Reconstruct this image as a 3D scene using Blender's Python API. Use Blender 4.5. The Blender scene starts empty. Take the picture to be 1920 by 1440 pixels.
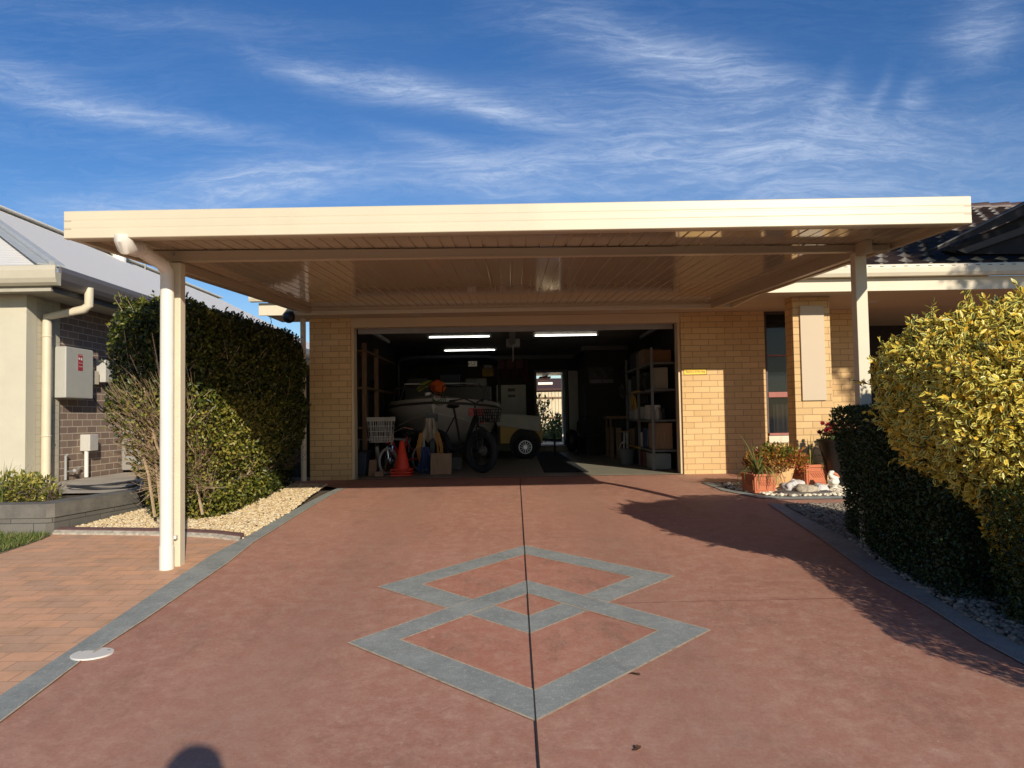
import bpy, bmesh, math, random
import numpy as np
from mathutils import Vector, Matrix, Euler
random.seed(7)
C = bpy.context.scene.collection
SC = bpy.context.scene
rad = math.radians
PI = math.pi

# ------------------------------------------------------------------ camera numbers
F = 1442.0
CAM = Vector((0, 0, 1.5))
PITCH = math.atan(62 / F)
ROLL = -0.0170
CR = Matrix.Rotation(PI / 2 + PITCH, 3, 'X') @ Matrix.Rotation(ROLL, 3, 'Z')

def ray(px, py):
    return CR @ Vector(((px - 960) / F, (720 - py) / F, -1.0))

def zg(y):                       # height of the sloping driveway / garden
    t = 9.5 - max(y, -9.0)
    return 0.63 - 0.056 * 0.5 * (t + math.sqrt(t * t + 0.5))

def at(px, py, Y):
    d = ray(px, py)
    return CAM + d * (Y / d.y)

def gp(px, py):
    d = ray(px, py)
    lo, hi = 0.5, 40.0
    f = lambda Y: (CAM.z + d.z * Y / d.y) - zg(Y)
    for _ in range(60):
        m = (lo + hi) / 2
        if f(m) > 0: lo = m
        else: hi = m
    p = CAM + d * (lo / d.y)
    return (p.x, p.y)

def on(x, y, dz=0.0):
    return Vector((x, y, zg(y) + dz))

# ------------------------------------------------------------------ materials
MATS = {}
def newmat(name):
    m = bpy.data.materials.new(name)
    m.use_nodes = True
    nt = m.node_tree
    b = nt.nodes['Principled BSDF']
    MATS[name] = m
    return m, nt, b

def nd(nt, t, **kw):
    n = nt.nodes.new(t)
    for k, v in kw.items():
        if k.startswith('i_'):
            n.inputs[k[2:]].default_value = v
        else:
            setattr(n, k, v)
    return n

def c4(c): return (c[0], c[1], c[2], 1.0)
def mul(c, f): return tuple(min(1, v * f) for v in c)

def mixrgb(nt, fac, a, b, blend='MIX'):
    n = nt.nodes.new('ShaderNodeMix')
    n.data_type = 'RGBA'; n.blend_type = blend
    for s, v in ((0, fac), (6, a), (7, b)):
        if isinstance(v, (int, float)): n.inputs[s].default_value = v
        elif isinstance(v, tuple): n.inputs[s].default_value = v
        else: nt.links.new(v, n.inputs[s])
    return n.outputs[2]

def math_(nt, op, a, b=None, clamp=False):
    n = nt.nodes.new('ShaderNodeMath'); n.operation = op; n.use_clamp = clamp
    for i, v in enumerate((a, b)):
        if v is None: continue
        if isinstance(v, (int, float)): n.inputs[i].default_value = v
        else: nt.links.new(v, n.inputs[i])
    return n.outputs[0]

def ramp(nt, src, stops):
    n = nt.nodes.new('ShaderNodeValToRGB')
    el = n.color_ramp.elements
    while len(el) < len(stops): el.new(0.5)
    for e, (p, c) in zip(el, stops):
        e.position = p
        e.color = c4(c) if isinstance(c, tuple) else (c, c, c, 1)
    nt.links.new(src, n.inputs[0])
    return n.outputs[0]

def noise(nt, vec, scale, detail=5, rough=0.6, dist=0.0):
    n = nd(nt, 'ShaderNodeTexNoise')
    n.inputs['Scale'].default_value = scale
    n.inputs['Detail'].default_value = detail
    n.inputs['Roughness'].default_value = rough
    n.inputs['Distortion'].default_value = dist
    if vec is not None: nt.links.new(vec, n.inputs['Vector'])
    return n.outputs[0]

def mapping(nt, vec, scale=(1, 1, 1), rot=(0, 0, 0), loc=(0, 0, 0)):
    n = nd(nt, 'ShaderNodeMapping')
    n.inputs['Scale'].default_value = scale
    n.inputs['Rotation'].default_value = rot
    n.inputs['Location'].default_value = loc
    nt.links.new(vec, n.inputs['Vector'])
    return n.outputs[0]

def coord(nt, which='UV'):
    return nd(nt, 'ShaderNodeTexCoord').outputs[which]

def bump(nt, b, h, strength=0.4, dist=0.01):
    n = nd(nt, 'ShaderNodeBump')
    n.inputs['Strength'].default_value = strength
    n.inputs['Distance'].default_value = dist
    nt.links.new(h, n.inputs['Height'])
    nt.links.new(n.outputs[0], b.inputs['Normal'])

def plain(name, col, rough=0.55, var=0.12, scale=6.0, bmp=0.0, bscale=60.0, metal=0.0, spec=0.5, dirt=0.0, stretch=(1, 1, 1)):
    m, nt, b = newmat(name)
    v = mapping(nt, coord(nt, 'UV'), stretch)
    n = noise(nt, v, scale)
    col_o = ramp(nt, n, [(0.25, mul(col, 1 - var)), (0.75, mul(col, 1 + var))])
    if dirt > 0:
        n2 = noise(nt, mapping(nt, coord(nt, 'UV'), (1, 0.35, 1)), scale * 0.7, 8, 0.7)
        f = ramp(nt, n2, [(0.5, 0.0), (0.8, dirt)])
        col_o = mixrgb(nt, f, col_o, c4(mul(col, 0.35)))
    nt.links.new(col_o, b.inputs['Base Color'])
    b.inputs['Roughness'].default_value = rough
    b.inputs['Metallic'].default_value = metal
    b.inputs['Specular IOR Level'].default_value = spec
    if bmp: bump(nt, b, noise(nt, coord(nt, 'UV'), bscale, 6), bmp, 0.01)
    return m

def brick(name, c1, c2, mortar, bw=0.24, rh=0.086, ms=0.009, rough=0.8, rot=0.0, bmp=0.6, patch=None, patch_s=1.2, grain=60, offset=0.5):
    m, nt, b = newmat(name)
    uv = coord(nt, 'UV')
    v = mapping(nt, uv, rot=(0, 0, rot))
    t = nd(nt, 'ShaderNodeTexBrick')
    nt.links.new(v, t.inputs['Vector'])
    t.offset = offset
    t.inputs['Scale'].default_value = 1
    t.inputs['Brick Width'].default_value = bw
    t.inputs['Row Height'].default_value = rh
    t.inputs['Mortar Size'].default_value = ms * 0.5
    t.inputs['Mortar Smooth'].default_value = 0.15
    t.inputs['Bias'].default_value = 0.0
    t.inputs['Color1'].default_value = c4(c1)
    t.inputs['Color2'].default_value = c4(c2)
    t.inputs['Mortar'].default_value = c4(mortar)
    col = t.outputs[0]
    n = noise(nt, uv, grain, 4)
    col = mixrgb(nt, 0.35, col, ramp(nt, n, [(0.3, 0.35), (0.7, 0.65)]), 'SOFT_LIGHT')
    n2 = noise(nt, uv, patch_s, 6)
    f = ramp(nt, n2, [(0.45, 0.0), (0.7, 0.55)])
    col = mixrgb(nt, f, col, mixrgb(nt, 1.0, col, c4(patch or (0.8, 0.78, 0.76)), 'MULTIPLY'))
    nt.links.new(col, b.inputs['Base Color'])
    b.inputs['Roughness'].default_value = rough
    b.inputs['Specular IOR Level'].default_value = 0.3
    h = math_(nt, 'SUBTRACT', math_(nt, 'MULTIPLY', n, 0.25), t.outputs[1])
    bump(nt, b, h, bmp, 0.006)
    return m

def leafmat(name, stops, trans=0.25, rough=0.45, edge=None):
    m, nt, b = newmat(name)
    a = nd(nt, 'ShaderNodeAttribute'); a.attribute_name = 'rnd'
    col = ramp(nt, a.outputs['Fac'], stops)
    if edge:
        e = nd(nt, 'ShaderNodeAttribute'); e.attribute_name = 'edge'
        w = noise(nt, coord(nt, 'Object'), 60, 2)
        e2 = math_(nt, 'ADD', e.outputs['Fac'], math_(nt, 'MULTIPLY', math_(nt, 'SUBTRACT', w, 0.5), 0.7))
        e2 = math_(nt, 'ADD', e2, math_(nt, 'MULTIPLY', math_(nt, 'SUBTRACT', a.outputs['Fac'], 0.5), 0.75))
        f = ramp(nt, e2, [(0.26, 0.0), (0.38, 1.0)])
        col = mixrgb(nt, f, col, ramp(nt, a.outputs['Fac'], edge))
    nt.links.new(col, b.inputs['Base Color'])
    b.inputs['Roughness'].default_value = rough
    b.inputs['Specular IOR Level'].default_value = 0.4
    tr = nd(nt, 'ShaderNodeBsdfTranslucent')
    nt.links.new(col, tr.inputs['Color'])
    mx = nd(nt, 'ShaderNodeMixShader'); mx.inputs[0].default_value = trans
    nt.links.new(b.outputs[0], mx.inputs[1]); nt.links.new(tr.outputs[0], mx.inputs[2])
    nt.links.new(mx.outputs[0], nt.nodes['Material Output'].inputs[0])
    return m

def glow(name, col, strength):
    m, nt, b = newmat(name)
    b.inputs['Base Color'].default_value = c4(col)
    b.inputs['Emission Color'].default_value = c4(col)
    b.inputs['Emission Strength'].default_value = strength
    return m

def glassmat(name, col=(0.02, 0.025, 0.03), rough=0.04, alpha=0.35):
    m, nt, b = newmat(name)
    b.inputs['Base Color'].default_value = c4(col)
    b.inputs['Roughness'].default_value = rough
    tp = nd(nt, 'ShaderNodeBsdfTransparent'); tp.inputs[0].default_value = (0.75, 0.78, 0.78, 1)
    fr = nd(nt, 'ShaderNodeFresnel'); fr.inputs[0].default_value = 1.5
    f = math_(nt, 'ADD', fr.outputs[0], alpha, True)
    mx = nd(nt, 'ShaderNodeMixShader')
    nt.links.new(f, mx.inputs[0]); nt.links.new(tp.outputs[0], mx.inputs[1]); nt.links.new(b.outputs[0], mx.inputs[2])
    nt.links.new(mx.outputs[0], nt.nodes['Material Output'].inputs[0])
    return m

# ------------------------------------------------------------------ mesh builder
class MB:
    def __init__(s):
        s.v = []; s.f = []; s.xf = None
    def add(s, vs, fs):
        o = len(s.v)
        for p in vs:
            p = Vector(p)
            if s.xf is not None: p = s.xf @ p
            s.v.append(tuple(p))
        for f in fs: s.f.append(tuple(i + o for i in f))
        return s
    def box(s, x0, x1, y0, y1, z0, z1):
        v = [(x0, y0, z0), (x1, y0, z0), (x1, y1, z0), (x0, y1, z0), (x0, y0, z1), (x1, y0, z1), (x1, y1, z1), (x0, y1, z1)]
        return s.add(v, [(0, 3, 2, 1), (4, 5, 6, 7), (0, 1, 5, 4), (1, 2, 6, 5), (2, 3, 7, 6), (3, 0, 4, 7)])
    def hexa(s, pts):            # 8 points: bottom ring then top ring
        return s.add(pts, [(0, 3, 2, 1), (4, 5, 6, 7), (0, 1, 5, 4), (1, 2, 6, 5), (2, 3, 7, 6), (3, 0, 4, 7)])
    def bar(s, p0, p1, w, h):
        p0 = Vector(p0); p1 = Vector(p1)
        d = (p1 - p0).normalized()
        up = Vector((0, 0, 1)) if abs(d.z) < 0.95 else Vector((0, 1, 0))
        a = d.cross(up).normalized() * w / 2; b = a.cross(d).normalized() * h / 2
        return s.hexa([p0 - a - b, p0 + a - b, p1 + a - b, p1 - a - b, p0 - a + b, p0 + a + b, p1 + a + b, p1 - a + b])
    def tube(s, pts, r, n=8, caps=True):
        pts = [Vector(p) for p in pts]
        rs = r if isinstance(r, (list, tuple)) else [r] * len(pts)
        rings = []; prev = None
        for i, p in enumerate(pts):
            if i == 0: d = pts[1] - p
            elif i == len(pts) - 1: d = p - pts[i - 1]
            else: d = (pts[i + 1] - p).normalized() + (p - pts[i - 1]).normalized()
            d.normalize()
            if prev is None:
                up = Vector((0, 0, 1)) if abs(d.z) < 0.9 else Vector((1, 0, 0))
                a = d.cross(up).normalized()
            else:
                a = (prev - d * prev.dot(d)).normalized()
            prev = a
            b = d.cross(a)
            rings.append([p + (a * math.cos(2 * PI * k / n) + b * math.sin(2 * PI * k / n)) * rs[i] for k in range(n)])
        vs = [q for ring in rings for q in ring]
        fs = []
        for i in range(len(pts) - 1):
            for k in range(n):
                fs.append((i * n + k, i * n + (k + 1) % n, (i + 1) * n + (k + 1) % n, (i + 1) * n + k))
        if caps:
            fs.append(tuple(range(n))[::-1]); fs.append(tuple((len(pts) - 1) * n + k for k in range(n)))
        return s.add(vs, fs)
    def lathe(s, prof, c=(0, 0, 0), n=28, closed=True):
        c = Vector(c); vs = []; fs = []
        for r, z in prof:
            for k in range(n):
                a = 2 * PI * k / n
                vs.append(c + Vector((r * math.cos(a), r * math.sin(a), z)))
        for i in range(len(prof) - 1):
            for k in range(n):
                fs.append((i * n + k, i * n + (k + 1) % n, (i + 1) * n + (k + 1) % n, (i + 1) * n + k))
        if closed:
            fs.append(tuple(range(n))[::-1]); fs.append(tuple((len(prof) - 1) * n + k for k in range(n)))
        return s.add(vs, fs)
    def ring(s, c, axis, R, r, n=28, m=8, flat=1.0):
        c = Vector(c); axis = Vector(axis).normalized()
        up = Vector((0, 0, 1)) if abs(axis.z) < 0.9 else Vector((1, 0, 0))
        a = axis.cross(up).normalized(); b = axis.cross(a)
        vs = []; fs = []
        for i in range(n):
            t = 2 * PI * i / n; e = a * math.cos(t) + b * math.sin(t)
            for j in range(m):
                u = 2 * PI * j / m
                vs.append(c + e * (R + r * math.cos(u)) + axis * (r * flat * math.sin(u)))
        for i in range(n):
            for j in range(m):
                fs.append((i * m + j, ((i + 1) % n) * m + j, ((i + 1) % n) * m + (j + 1) % m, i * m + (j + 1) % m))
        return s.add(vs, fs)
    def disc(s, c, axis, R, t, n=24):
        axis = Vector(axis).normalized(); c = Vector(c)
        return s.tube([c - axis * t / 2, c + axis * t / 2], R, n)
    def ball(s, c, rx, ry=None, rz=None, n=16, m=10, jit=0.0, seed=0):
        ry = ry or rx; rz = rz or rx
        rnd = random.Random(seed); c = Vector(c); vs = []; fs = []
        for i in range(m + 1):
            ph = PI * i / m
            for k in range(n):
                t = 2 * PI * k / n
                j = 1 + (rnd.uniform(-jit, jit) if 0 < i < m else 0)
                vs.append(c + Vector((rx * math.sin(ph) * math.cos(t) * j, ry * math.sin(ph) * math.sin(t) * j, rz * math.cos(ph) * j)))
        for i in range(m):
            for k in range(n):
                fs.append((i * n + k, (i + 1) * n + k, (i + 1) * n + (k + 1) % n, i * n + (k + 1) % n))
        return s.add(vs, fs)
    def prism(s, poly, axis, a0, a1):   # poly in the two other axes, extruded along axis
        def mk(p, a):
            return {'x': (a, p[0], p[1]), 'y': (p[0], a, p[1]), 'z': (p[0], p[1], a)}[axis]
        n = len(poly)
        vs = [mk(p, a0) for p in poly] + [mk(p, a1) for p in poly]
        fs = [tuple(range(n))[::-1], tuple(range(n, 2 * n))] + [(i, (i + 1) % n, n + (i + 1) % n, n + i) for i in range(n)]
        return s.add(vs, fs)
    def quad(s, a, b, c, d): return s.add([a, b, c, d], [(0, 1, 2, 3)])

def rootloc(o):
    while o.parent: o = o.parent
    return Vector(o.location)

def finish(me, mats, smooth):
    for m in (mats if isinstance(mats, (list, tuple)) else [mats]): me.materials.append(m)
    if smooth:
        me.polygons.foreach_set('use_smooth', [True] * len(me.polygons))
    me.update()

def boxuv(me, off):
    n = len(me.loops)
    co = np.empty(len(me.vertices) * 3); me.vertices.foreach_get('co', co); co = co.reshape(-1, 3) + np.array(off)
    vi = np.empty(n, dtype=np.int64); me.loops.foreach_get('vertex_index', vi)
    pn = np.empty(len(me.polygons) * 3); me.polygons.foreach_get('normal', pn); pn = np.abs(pn.reshape(-1, 3))
    lt = np.empty(len(me.polygons), dtype=np.int64); me.polygons.foreach_get('loop_total', lt)
    ax = np.repeat(np.argmax(pn, 1), lt)
    p = co[vi]
    uv = np.where((ax == 0)[:, None], p[:, [1, 2]], np.where((ax == 1)[:, None], p[:, [0, 2]], p[:, [0, 1]]))
    l = me.uv_layers.new(name='UVMap')
    l.data.foreach_set('uv', uv.ravel())

def obj(name, mb, mat, parent=None, smooth=False, bevel=0.0, loc=None, label=None):
    me = bpy.data.meshes.new(name)
    off = rootloc(parent) if parent else Vector(loc or (0, 0, 0))
    me.from_pydata([tuple(Vector(v) - off) for v in mb.v], [], mb.f)
    bm = bmesh.new(); bm.from_mesh(me)
    bmesh.ops.recalc_face_normals(bm, faces=bm.faces)
    bm.to_mesh(me); bm.free()
    boxuv(me, off)
    finish(me, mat, smooth)
    if smooth:
        try: me.set_sharp_from_angle(angle=rad(40))
        except Exception: pass
    o = bpy.data.objects.new(name, me); C.objects.link(o)
    if parent: o.parent = parent
    else: o.location = off
    if label: o['label'] = label
    if bevel:
        b = o.modifiers.new('bevel', 'BEVEL'); b.width = bevel; b.segments = 2; b.limit_method = 'ANGLE'; b.angle_limit = rad(50)
    return o

def tag(o, label, cat, group=None):
    o['label'] = label; o['category'] = cat
    if group: o['group'] = group
    return o

def thing(name, label, cat, loc=(0, 0, 0), group=None):
    o = bpy.data.objects.new(name, None); C.objects.link(o)
    o.location = loc; o.empty_display_size = 0.1
    return tag(o, label, cat, group)

def struct(o):
    o['kind'] = 'structure'; return o

def copy_tree(o, loc, label=None, parent=None):
    c = o.copy(); C.objects.link(c)
    if parent: c.parent = parent
    else: c.location = loc
    if label: c['label'] = label
    for ch in [k for k in SC.objects if k.parent == o]:
        copy_tree(ch, None, None, c)
    return c

def textobj(name, s, size, p, mat, parent, rot=(PI / 2, 0, 0), align='CENTER', sx=1.0):
    cu = bpy.data.curves.new(name, 'FONT'); cu.body = s; cu.size = size; cu.align_x = align; cu.align_y = 'CENTER'; cu.extrude = 0.0006
    t = bpy.data.objects.new(name, cu); C.objects.link(t)
    dg = bpy.context.evaluated_depsgraph_get()
    me = bpy.data.meshes.new_from_object(t.evaluated_get(dg))
    bpy.data.objects.remove(t)
    me.transform(Matrix.Translation(Vector(p) - rootloc(parent)) @ Euler(rot).to_matrix().to_4x4() @ Matrix.Diagonal((sx, 1, 1, 1)))
    me.materials.clear(); me.materials.append(mat)
    o = bpy.data.objects.new(name, me); C.objects.link(o); o.parent = parent
    return o

# ground-following sheet from an XY polygon
def sheet(name, poly, dz, mat, parent=None, step=0.25, flat=None):
    bm = bmesh.new()
    bm.faces.new([bm.verts.new((p[0], p[1], 0)) for p in poly])
    ys = [p[1] for p in poly]
    y = math.ceil(min(ys) / step) * step
    while y < max(ys):
        bmesh.ops.bisect_plane(bm, geom=bm.verts[:] + bm.edges[:] + bm.faces[:], plane_co=(0, y, 0), plane_no=(0, 1, 0))
        y += step
    bmesh.ops.triangulate(bm, faces=bm.faces[:])
    for v in bm.verts: v.co.z = (flat if flat is not None else zg(v.co.y)) + dz
    for f in bm.faces:
        if f.normal.z < 0: f.normal_flip()
    me = bpy.data.meshes.new(name); bm.to_mesh(me); bm.free()
    boxuv(me, (0, 0, 0)); finish(me, mat, False)
    o = bpy.data.objects.new(name, me); C.objects.link(o)
    if parent: o.parent = parent
    return o

def inpoly(P, poly):
    x, y = P[:, 0], P[:, 1]; ins = np.zeros(len(P), bool)
    n = len(poly)
    for i in range(n):
        x0, y0 = poly[i]; x1, y1 = poly[(i + 1) % n]
        c = ((y0 > y) != (y1 > y)) & (x < (x1 - x0) * (y - y0) / (y1 - y0 + 1e-12) + x0)
        ins ^= c
    return ins

# ------------------------------------------------------------------ foliage
def npmesh(name, V, Fc, mat, parent, attrs=None, smooth=False, loc=None):
    """V (n,3) world coordinates, Fc (m,k) faces"""
    off = np.array(rootloc(parent) if parent else Vector(loc or (0, 0, 0)))
    me = bpy.data.meshes.new(name)
    me.vertices.add(len(V)); me.vertices.foreach_set('co', (V - off).ravel())
    k = Fc.shape[1]
    me.loops.add(Fc.size); me.loops.foreach_set('vertex_index', Fc.ravel().astype(np.int32))
    me.polygons.add(len(Fc)); me.polygons.foreach_set('loop_start', np.arange(0, Fc.size, k, dtype=np.int32))
    me.update(calc_edges=True); me.validate()
    for an, av in (attrs or {}).items():
        a = me.attributes.new(an, 'FLOAT', 'POINT'); a.data.foreach_set('value', av.astype(np.float32))
    finish(me, mat, smooth)
    o = bpy.data.objects.new(name, me); C.objects.link(o)
    if parent: o.parent = parent
    else: o.location = Vector(off)
    return o

def unit(a): return a / (np.linalg.norm(a, axis=1, keepdims=True) + 1e-9)

def leaves(name, P, D, L, W, mat, parent, seed=0, fold=0.25, rich=False, rnd=None, loc=None, out=None, spread=.55):
    r = np.random.default_rng(seed); n = len(P)
    D = unit(D)
    if out is None: N = unit(np.cross(D, r.normal(size=(n, 3))))
    else:
        N = unit(unit(out) + r.normal(size=(n, 3)) * spread)
        D = unit(D - N * (D * N).sum(1, keepdims=True))
    S = np.cross(D, N)
    Ls = (L * r.uniform(0.65, 1.3, n))[:, None]; Ws = (W * r.uniform(0.7, 1.25, n))[:, None]
    rv = r.uniform(0, 1, n) if rnd is None else rnd
    if not rich:
        V = np.stack([P, P + D * Ls * .5 + S * Ws / 2 + N * Ws * fold, P + D * Ls, P + D * Ls * .5 - S * Ws / 2 + N * Ws * fold], 1)
        base = (np.arange(n) * 4)[:, None]
        Fc = np.concatenate([base + np.array([[0, 1, 2]]), base + np.array([[0, 2, 3]])], 0)
        e = np.tile([0, 1, 0, 1], n).astype(float); q = 4
    else:
        c = N * Ls * r.uniform(-.25, .25, n)[:, None]
        M1 = P + D * Ls * .33 + c * .3; M2 = P + D * Ls * .68 + c * .6; T = P + D * Ls + c
        R1 = M1 + S * Ws * .46 + N * Ws * fold; L1 = M1 - S * Ws * .46 + N * Ws * fold
        R2 = M2 + S * Ws * .4 + N * Ws * fold; L2 = M2 - S * Ws * .4 + N * Ws * fold
        V = np.stack([P, M1, M2, T, R1, R2, L1, L2], 1)
        base = (np.arange(n) * 8)[:, None]
        Fc = np.concatenate([base + np.array([f]) for f in ([0, 4, 1], [0, 1, 6], [4, 5, 2], [4, 2, 1], [1, 2, 7], [1, 7, 6], [5, 3, 2], [2, 3, 7])], 0)
        e = np.tile([.3, 0, 0, 1, 1, 1, 1, 1], n).astype(float); q = 8
    return npmesh(name, V.reshape(-1, 3), Fc, mat, parent, {'rnd': np.repeat(rv, q), 'edge': e}, loc=loc)

def wob(P, k, s=0):
    return (np.sin(P[:, 0] * k + 1.3 + s) * np.sin(P[:, 1] * k * 1.13 + 2.1 + s) + np.sin(P[:, 2] * k * .93 + P[:, 0] * k * .5 + s)
            + .6 * np.sin(P[:, 0] * k * 2.3 + P[:, 2] * k * 1.9 + 3 * s)) / 2.6

def shell(sdf, lo, hi, n, depth, seed=0, bias=2.0):
    r = np.random.default_rng(seed); out = []; got = 0
    lo = np.array(lo); hi = np.array(hi)
    while got < n:
        P = r.uniform(lo, hi, (n * 4, 3)); d = sdf(P)
        k = (d < 0) & (d > -depth)
        k &= r.uniform(0, 1, len(P)) < np.exp(bias * d / depth)
        out.append(P[k]); got += k.sum()
    P = np.concatenate(out)[:n]
    e = 0.02; G = np.stack([sdf(P + np.eye(3)[i] * e) - sdf(P - np.eye(3)[i] * e) for i in range(3)], 1)
    return P, unit(G)

def boxsdf(c, h, rr):
    c = np.array(c); h = np.array(h) - rr
    def f(P):
        q = np.abs(P - c) - h
        return np.linalg.norm(np.maximum(q, 0), axis=1) + np.minimum(q.max(1), 0) - rr
    return f

def ellsdf(c, r):
    c = np.array(c); r = np.array(r)
    def f(P):
        q = (P - c) / r; k = np.linalg.norm(q, axis=1)
        return (k - 1) * r.min()
    return f

def pebbles(name, poly, n, size, mat, dz=0.01, seed=0, flat=None):
    r = np.random.default_rng(seed)
    poly = [tuple(p) for p in poly]
    lo = np.array(poly).min(0); hi = np.array(poly).max(0)
    P = np.zeros((0, 2))
    while len(P) < n:
        Q = r.uniform(lo, hi, (n * 3, 2)); P = np.concatenate([P, Q[inpoly(Q, poly)]])
    P = P[:n]
    bm = bmesh.new(); bmesh.ops.create_icosphere(bm, subdivisions=1, radius=1.0)
    bv = np.array([v.co[:] for v in bm.verts]); bf = np.array([[v.index for v in f.verts] for f in bm.faces]); bm.free()
    nv = len(bv)
    jit = 1 + r.uniform(-.28, .28, (n, nv, 1))
    sc = size * r.uniform(.45, 1.25, (n, 1, 1)) * np.stack([r.uniform(.8, 1.3, n), r.uniform(.7, 1.1, n), r.uniform(.45, .75, n)], 1)[:, None, :]
    V = bv[None] * jit * sc
    a = r.uniform(0, 6.28, n)[:, None]
    X = V[:, :, 0] * np.cos(a) - V[:, :, 1] * np.sin(a); Y = V[:, :, 0] * np.sin(a) + V[:, :, 1] * np.cos(a)
    z = np.array([zg(p[1]) if flat is None else flat for p in P])[:, None] + dz + r.uniform(0, .008, (n, 1))
    V = np.stack([X + P[:, :1], Y + P[:, 1:], V[:, :, 2] + z], 2).reshape(-1, 3)
    Fc = (bf[None] + (np.arange(n) * nv)[:, None, None]).reshape(-1, 3)
    o = npmesh(name, V, Fc, mat, None, {'rnd': np.repeat(r.uniform(0, 1, n), nv)}, smooth=True)
    o['kind'] = 'stuff'
    return o
# ------------------------------------------------------------------ world, sun, camera
SUN_AZ, SUN_EL = rad(22.2), rad(22.4)
w = bpy.data.worlds.new('World'); SC.world = w; w.use_nodes = True
nt = w.node_tree
bg = nt.nodes['Background']
sky = nd(nt, 'ShaderNodeTexSky')
sky.sky_type = 'NISHITA'; sky.sun_disc = False
sky.sun_elevation = SUN_EL; sky.sun_rotation = PI - SUN_AZ
sky.altitude = 0; sky.air_density = 1.0; sky.dust_density = 0.2; sky.ozone_density = 3.5
tc = nd(nt, 'ShaderNodeTexCoord')
sep = nd(nt, 'ShaderNodeSeparateXYZ'); nt.links.new(tc.outputs['Generated'], sep.inputs[0])
yy = math_(nt, 'MAXIMUM', sep.outputs[1], 0.08)
u = math_(nt, 'DIVIDE', sep.outputs[0], yy); v = math_(nt, 'DIVIDE', sep.outputs[2], yy)
cmb = nd(nt, 'ShaderNodeCombineXYZ'); nt.links.new(u, cmb.inputs[0]); nt.links.new(v, cmb.inputs[1])
UVW = cmb.outputs[0]
wn = nd(nt, 'ShaderNodeTexNoise'); wn.inputs['Scale'].default_value = 3.2; wn.inputs['Detail'].default_value = 8
nt.links.new(UVW, wn.inputs['Vector'])
va = nd(nt, 'ShaderNodeVectorMath', operation='MULTIPLY_ADD')
nt.links.new(wn.outputs['Color'], va.inputs[0]); va.inputs[1].default_value = (0.13, 0.065, 0); nt.links.new(UVW, va.inputs[2])
WUV = va.outputs[0]
BL = [  # cirrus patches: centre, angle, length, width, strength
    (720, 150, -9, 250, 30, .75), (930, 200, -13, 230, 22, .8), (1230, 95, -22, 330, 52, .62), (1400, 145, -20, 260, 40, .4),
    (1180, 205, -6, 360, 50, .45), (230, 208, -11, 320, 20, .8), (60, 130, -20, 170, 32, .5), (480, 340, 7, 290, 48, 1.0),
    (860, 325, -8, 180, 34, .75), (1300, 290, 4, 460, 50, .6), (1640, 300, 3, 520, 80, .55), (1890, 60, 12, 95, 60, .75),
    (1740, 190, 58, 60, 22, .5), (1560, 200, 62, 90, 20, .42), (1660, 190, 60, 80, 14, .35), (800, 265, -20, 120, 16, .45), (160, 380, 0, 170, 28, .6),
    (1000, 310, 3, 130, 24, .35), (560, 120, -14, 170, 22, .35), (330, 20, -5, 420, 30, .2), (1400, 365, 0, 900, 50, .45)]
acc = None
for px, py, an, ln, wd, st in BL:
    m = nd(nt, 'ShaderNodeMapping'); m.vector_type = 'TEXTURE'
    m.inputs['Location'].default_value = ((px - 960) / F + .065, (782 - py) / F + .035, 0)
    m.inputs['Rotation'].default_value = (0, 0, rad(an)); m.inputs['Scale'].default_value = (ln / F * .75, wd / F, 1)
    nt.links.new(WUV, m.inputs['Vector'])
    ln_ = nd(nt, 'ShaderNodeVectorMath', operation='DOT_PRODUCT')
    nt.links.new(m.outputs[0], ln_.inputs[0]); nt.links.new(m.outputs[0], ln_.inputs[1])
    e = math_(nt, 'MULTIPLY', math_(nt, 'POWER', 2.718, math_(nt, 'MULTIPLY', ln_.outputs['Value'], -1.0)), st)
    acc = e if acc is None else math_(nt, 'ADD', acc, e)
st1 = noise(nt, mapping(nt, WUV, (2.4, 17, 1), (0, 0, rad(10))), 1.5, 12, 0.72, 1.1)
st2 = noise(nt, mapping(nt, WUV, (9, 44, 1), (0, 0, rad(15))), 1.6, 12, 0.75, 1.6)
tex = math_(nt, 'ADD', math_(nt, 'MULTIPLY', st1, 0.58), math_(nt, 'MULTIPLY', st2, 0.42))
tex = ramp(nt, tex, [(0.43, 0.0), (0.50, 0.25), (0.66, 1.0)])
tx = math_(nt, 'ADD', math_(nt, 'MULTIPLY', tex, 0.66), 0.26)
cl = math_(nt, 'MULTIPLY', acc, tx, True)
general = math_(nt, 'MULTIPLY', math_(nt, 'MULTIPLY', tex, ramp(nt, noise(nt, UVW, 1.3, 3), [(0.4, 0.0), (0.75, 1.0)])), 0.22)
cl = math_(nt, 'ADD', cl, general, True)
hs = nd(nt, 'ShaderNodeHueSaturation'); hs.inputs['Saturation'].default_value = 1.24; hs.inputs['Hue'].default_value = 0.510; hs.inputs['Value'].default_value = 1.20
nt.links.new(sky.outputs[0], hs.inputs['Color'])
CLOUD = nd(nt, 'ShaderNodeRGB'); CLOUD.outputs[0].default_value = (6.2, 7.4, 9.6, 1)
skycol = mixrgb(nt, cl, hs.outputs[0], CLOUD.outputs[0])
nt.links.new(skycol, bg.inputs['Color'])
bg.inputs['Strength'].default_value = 0.092

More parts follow.
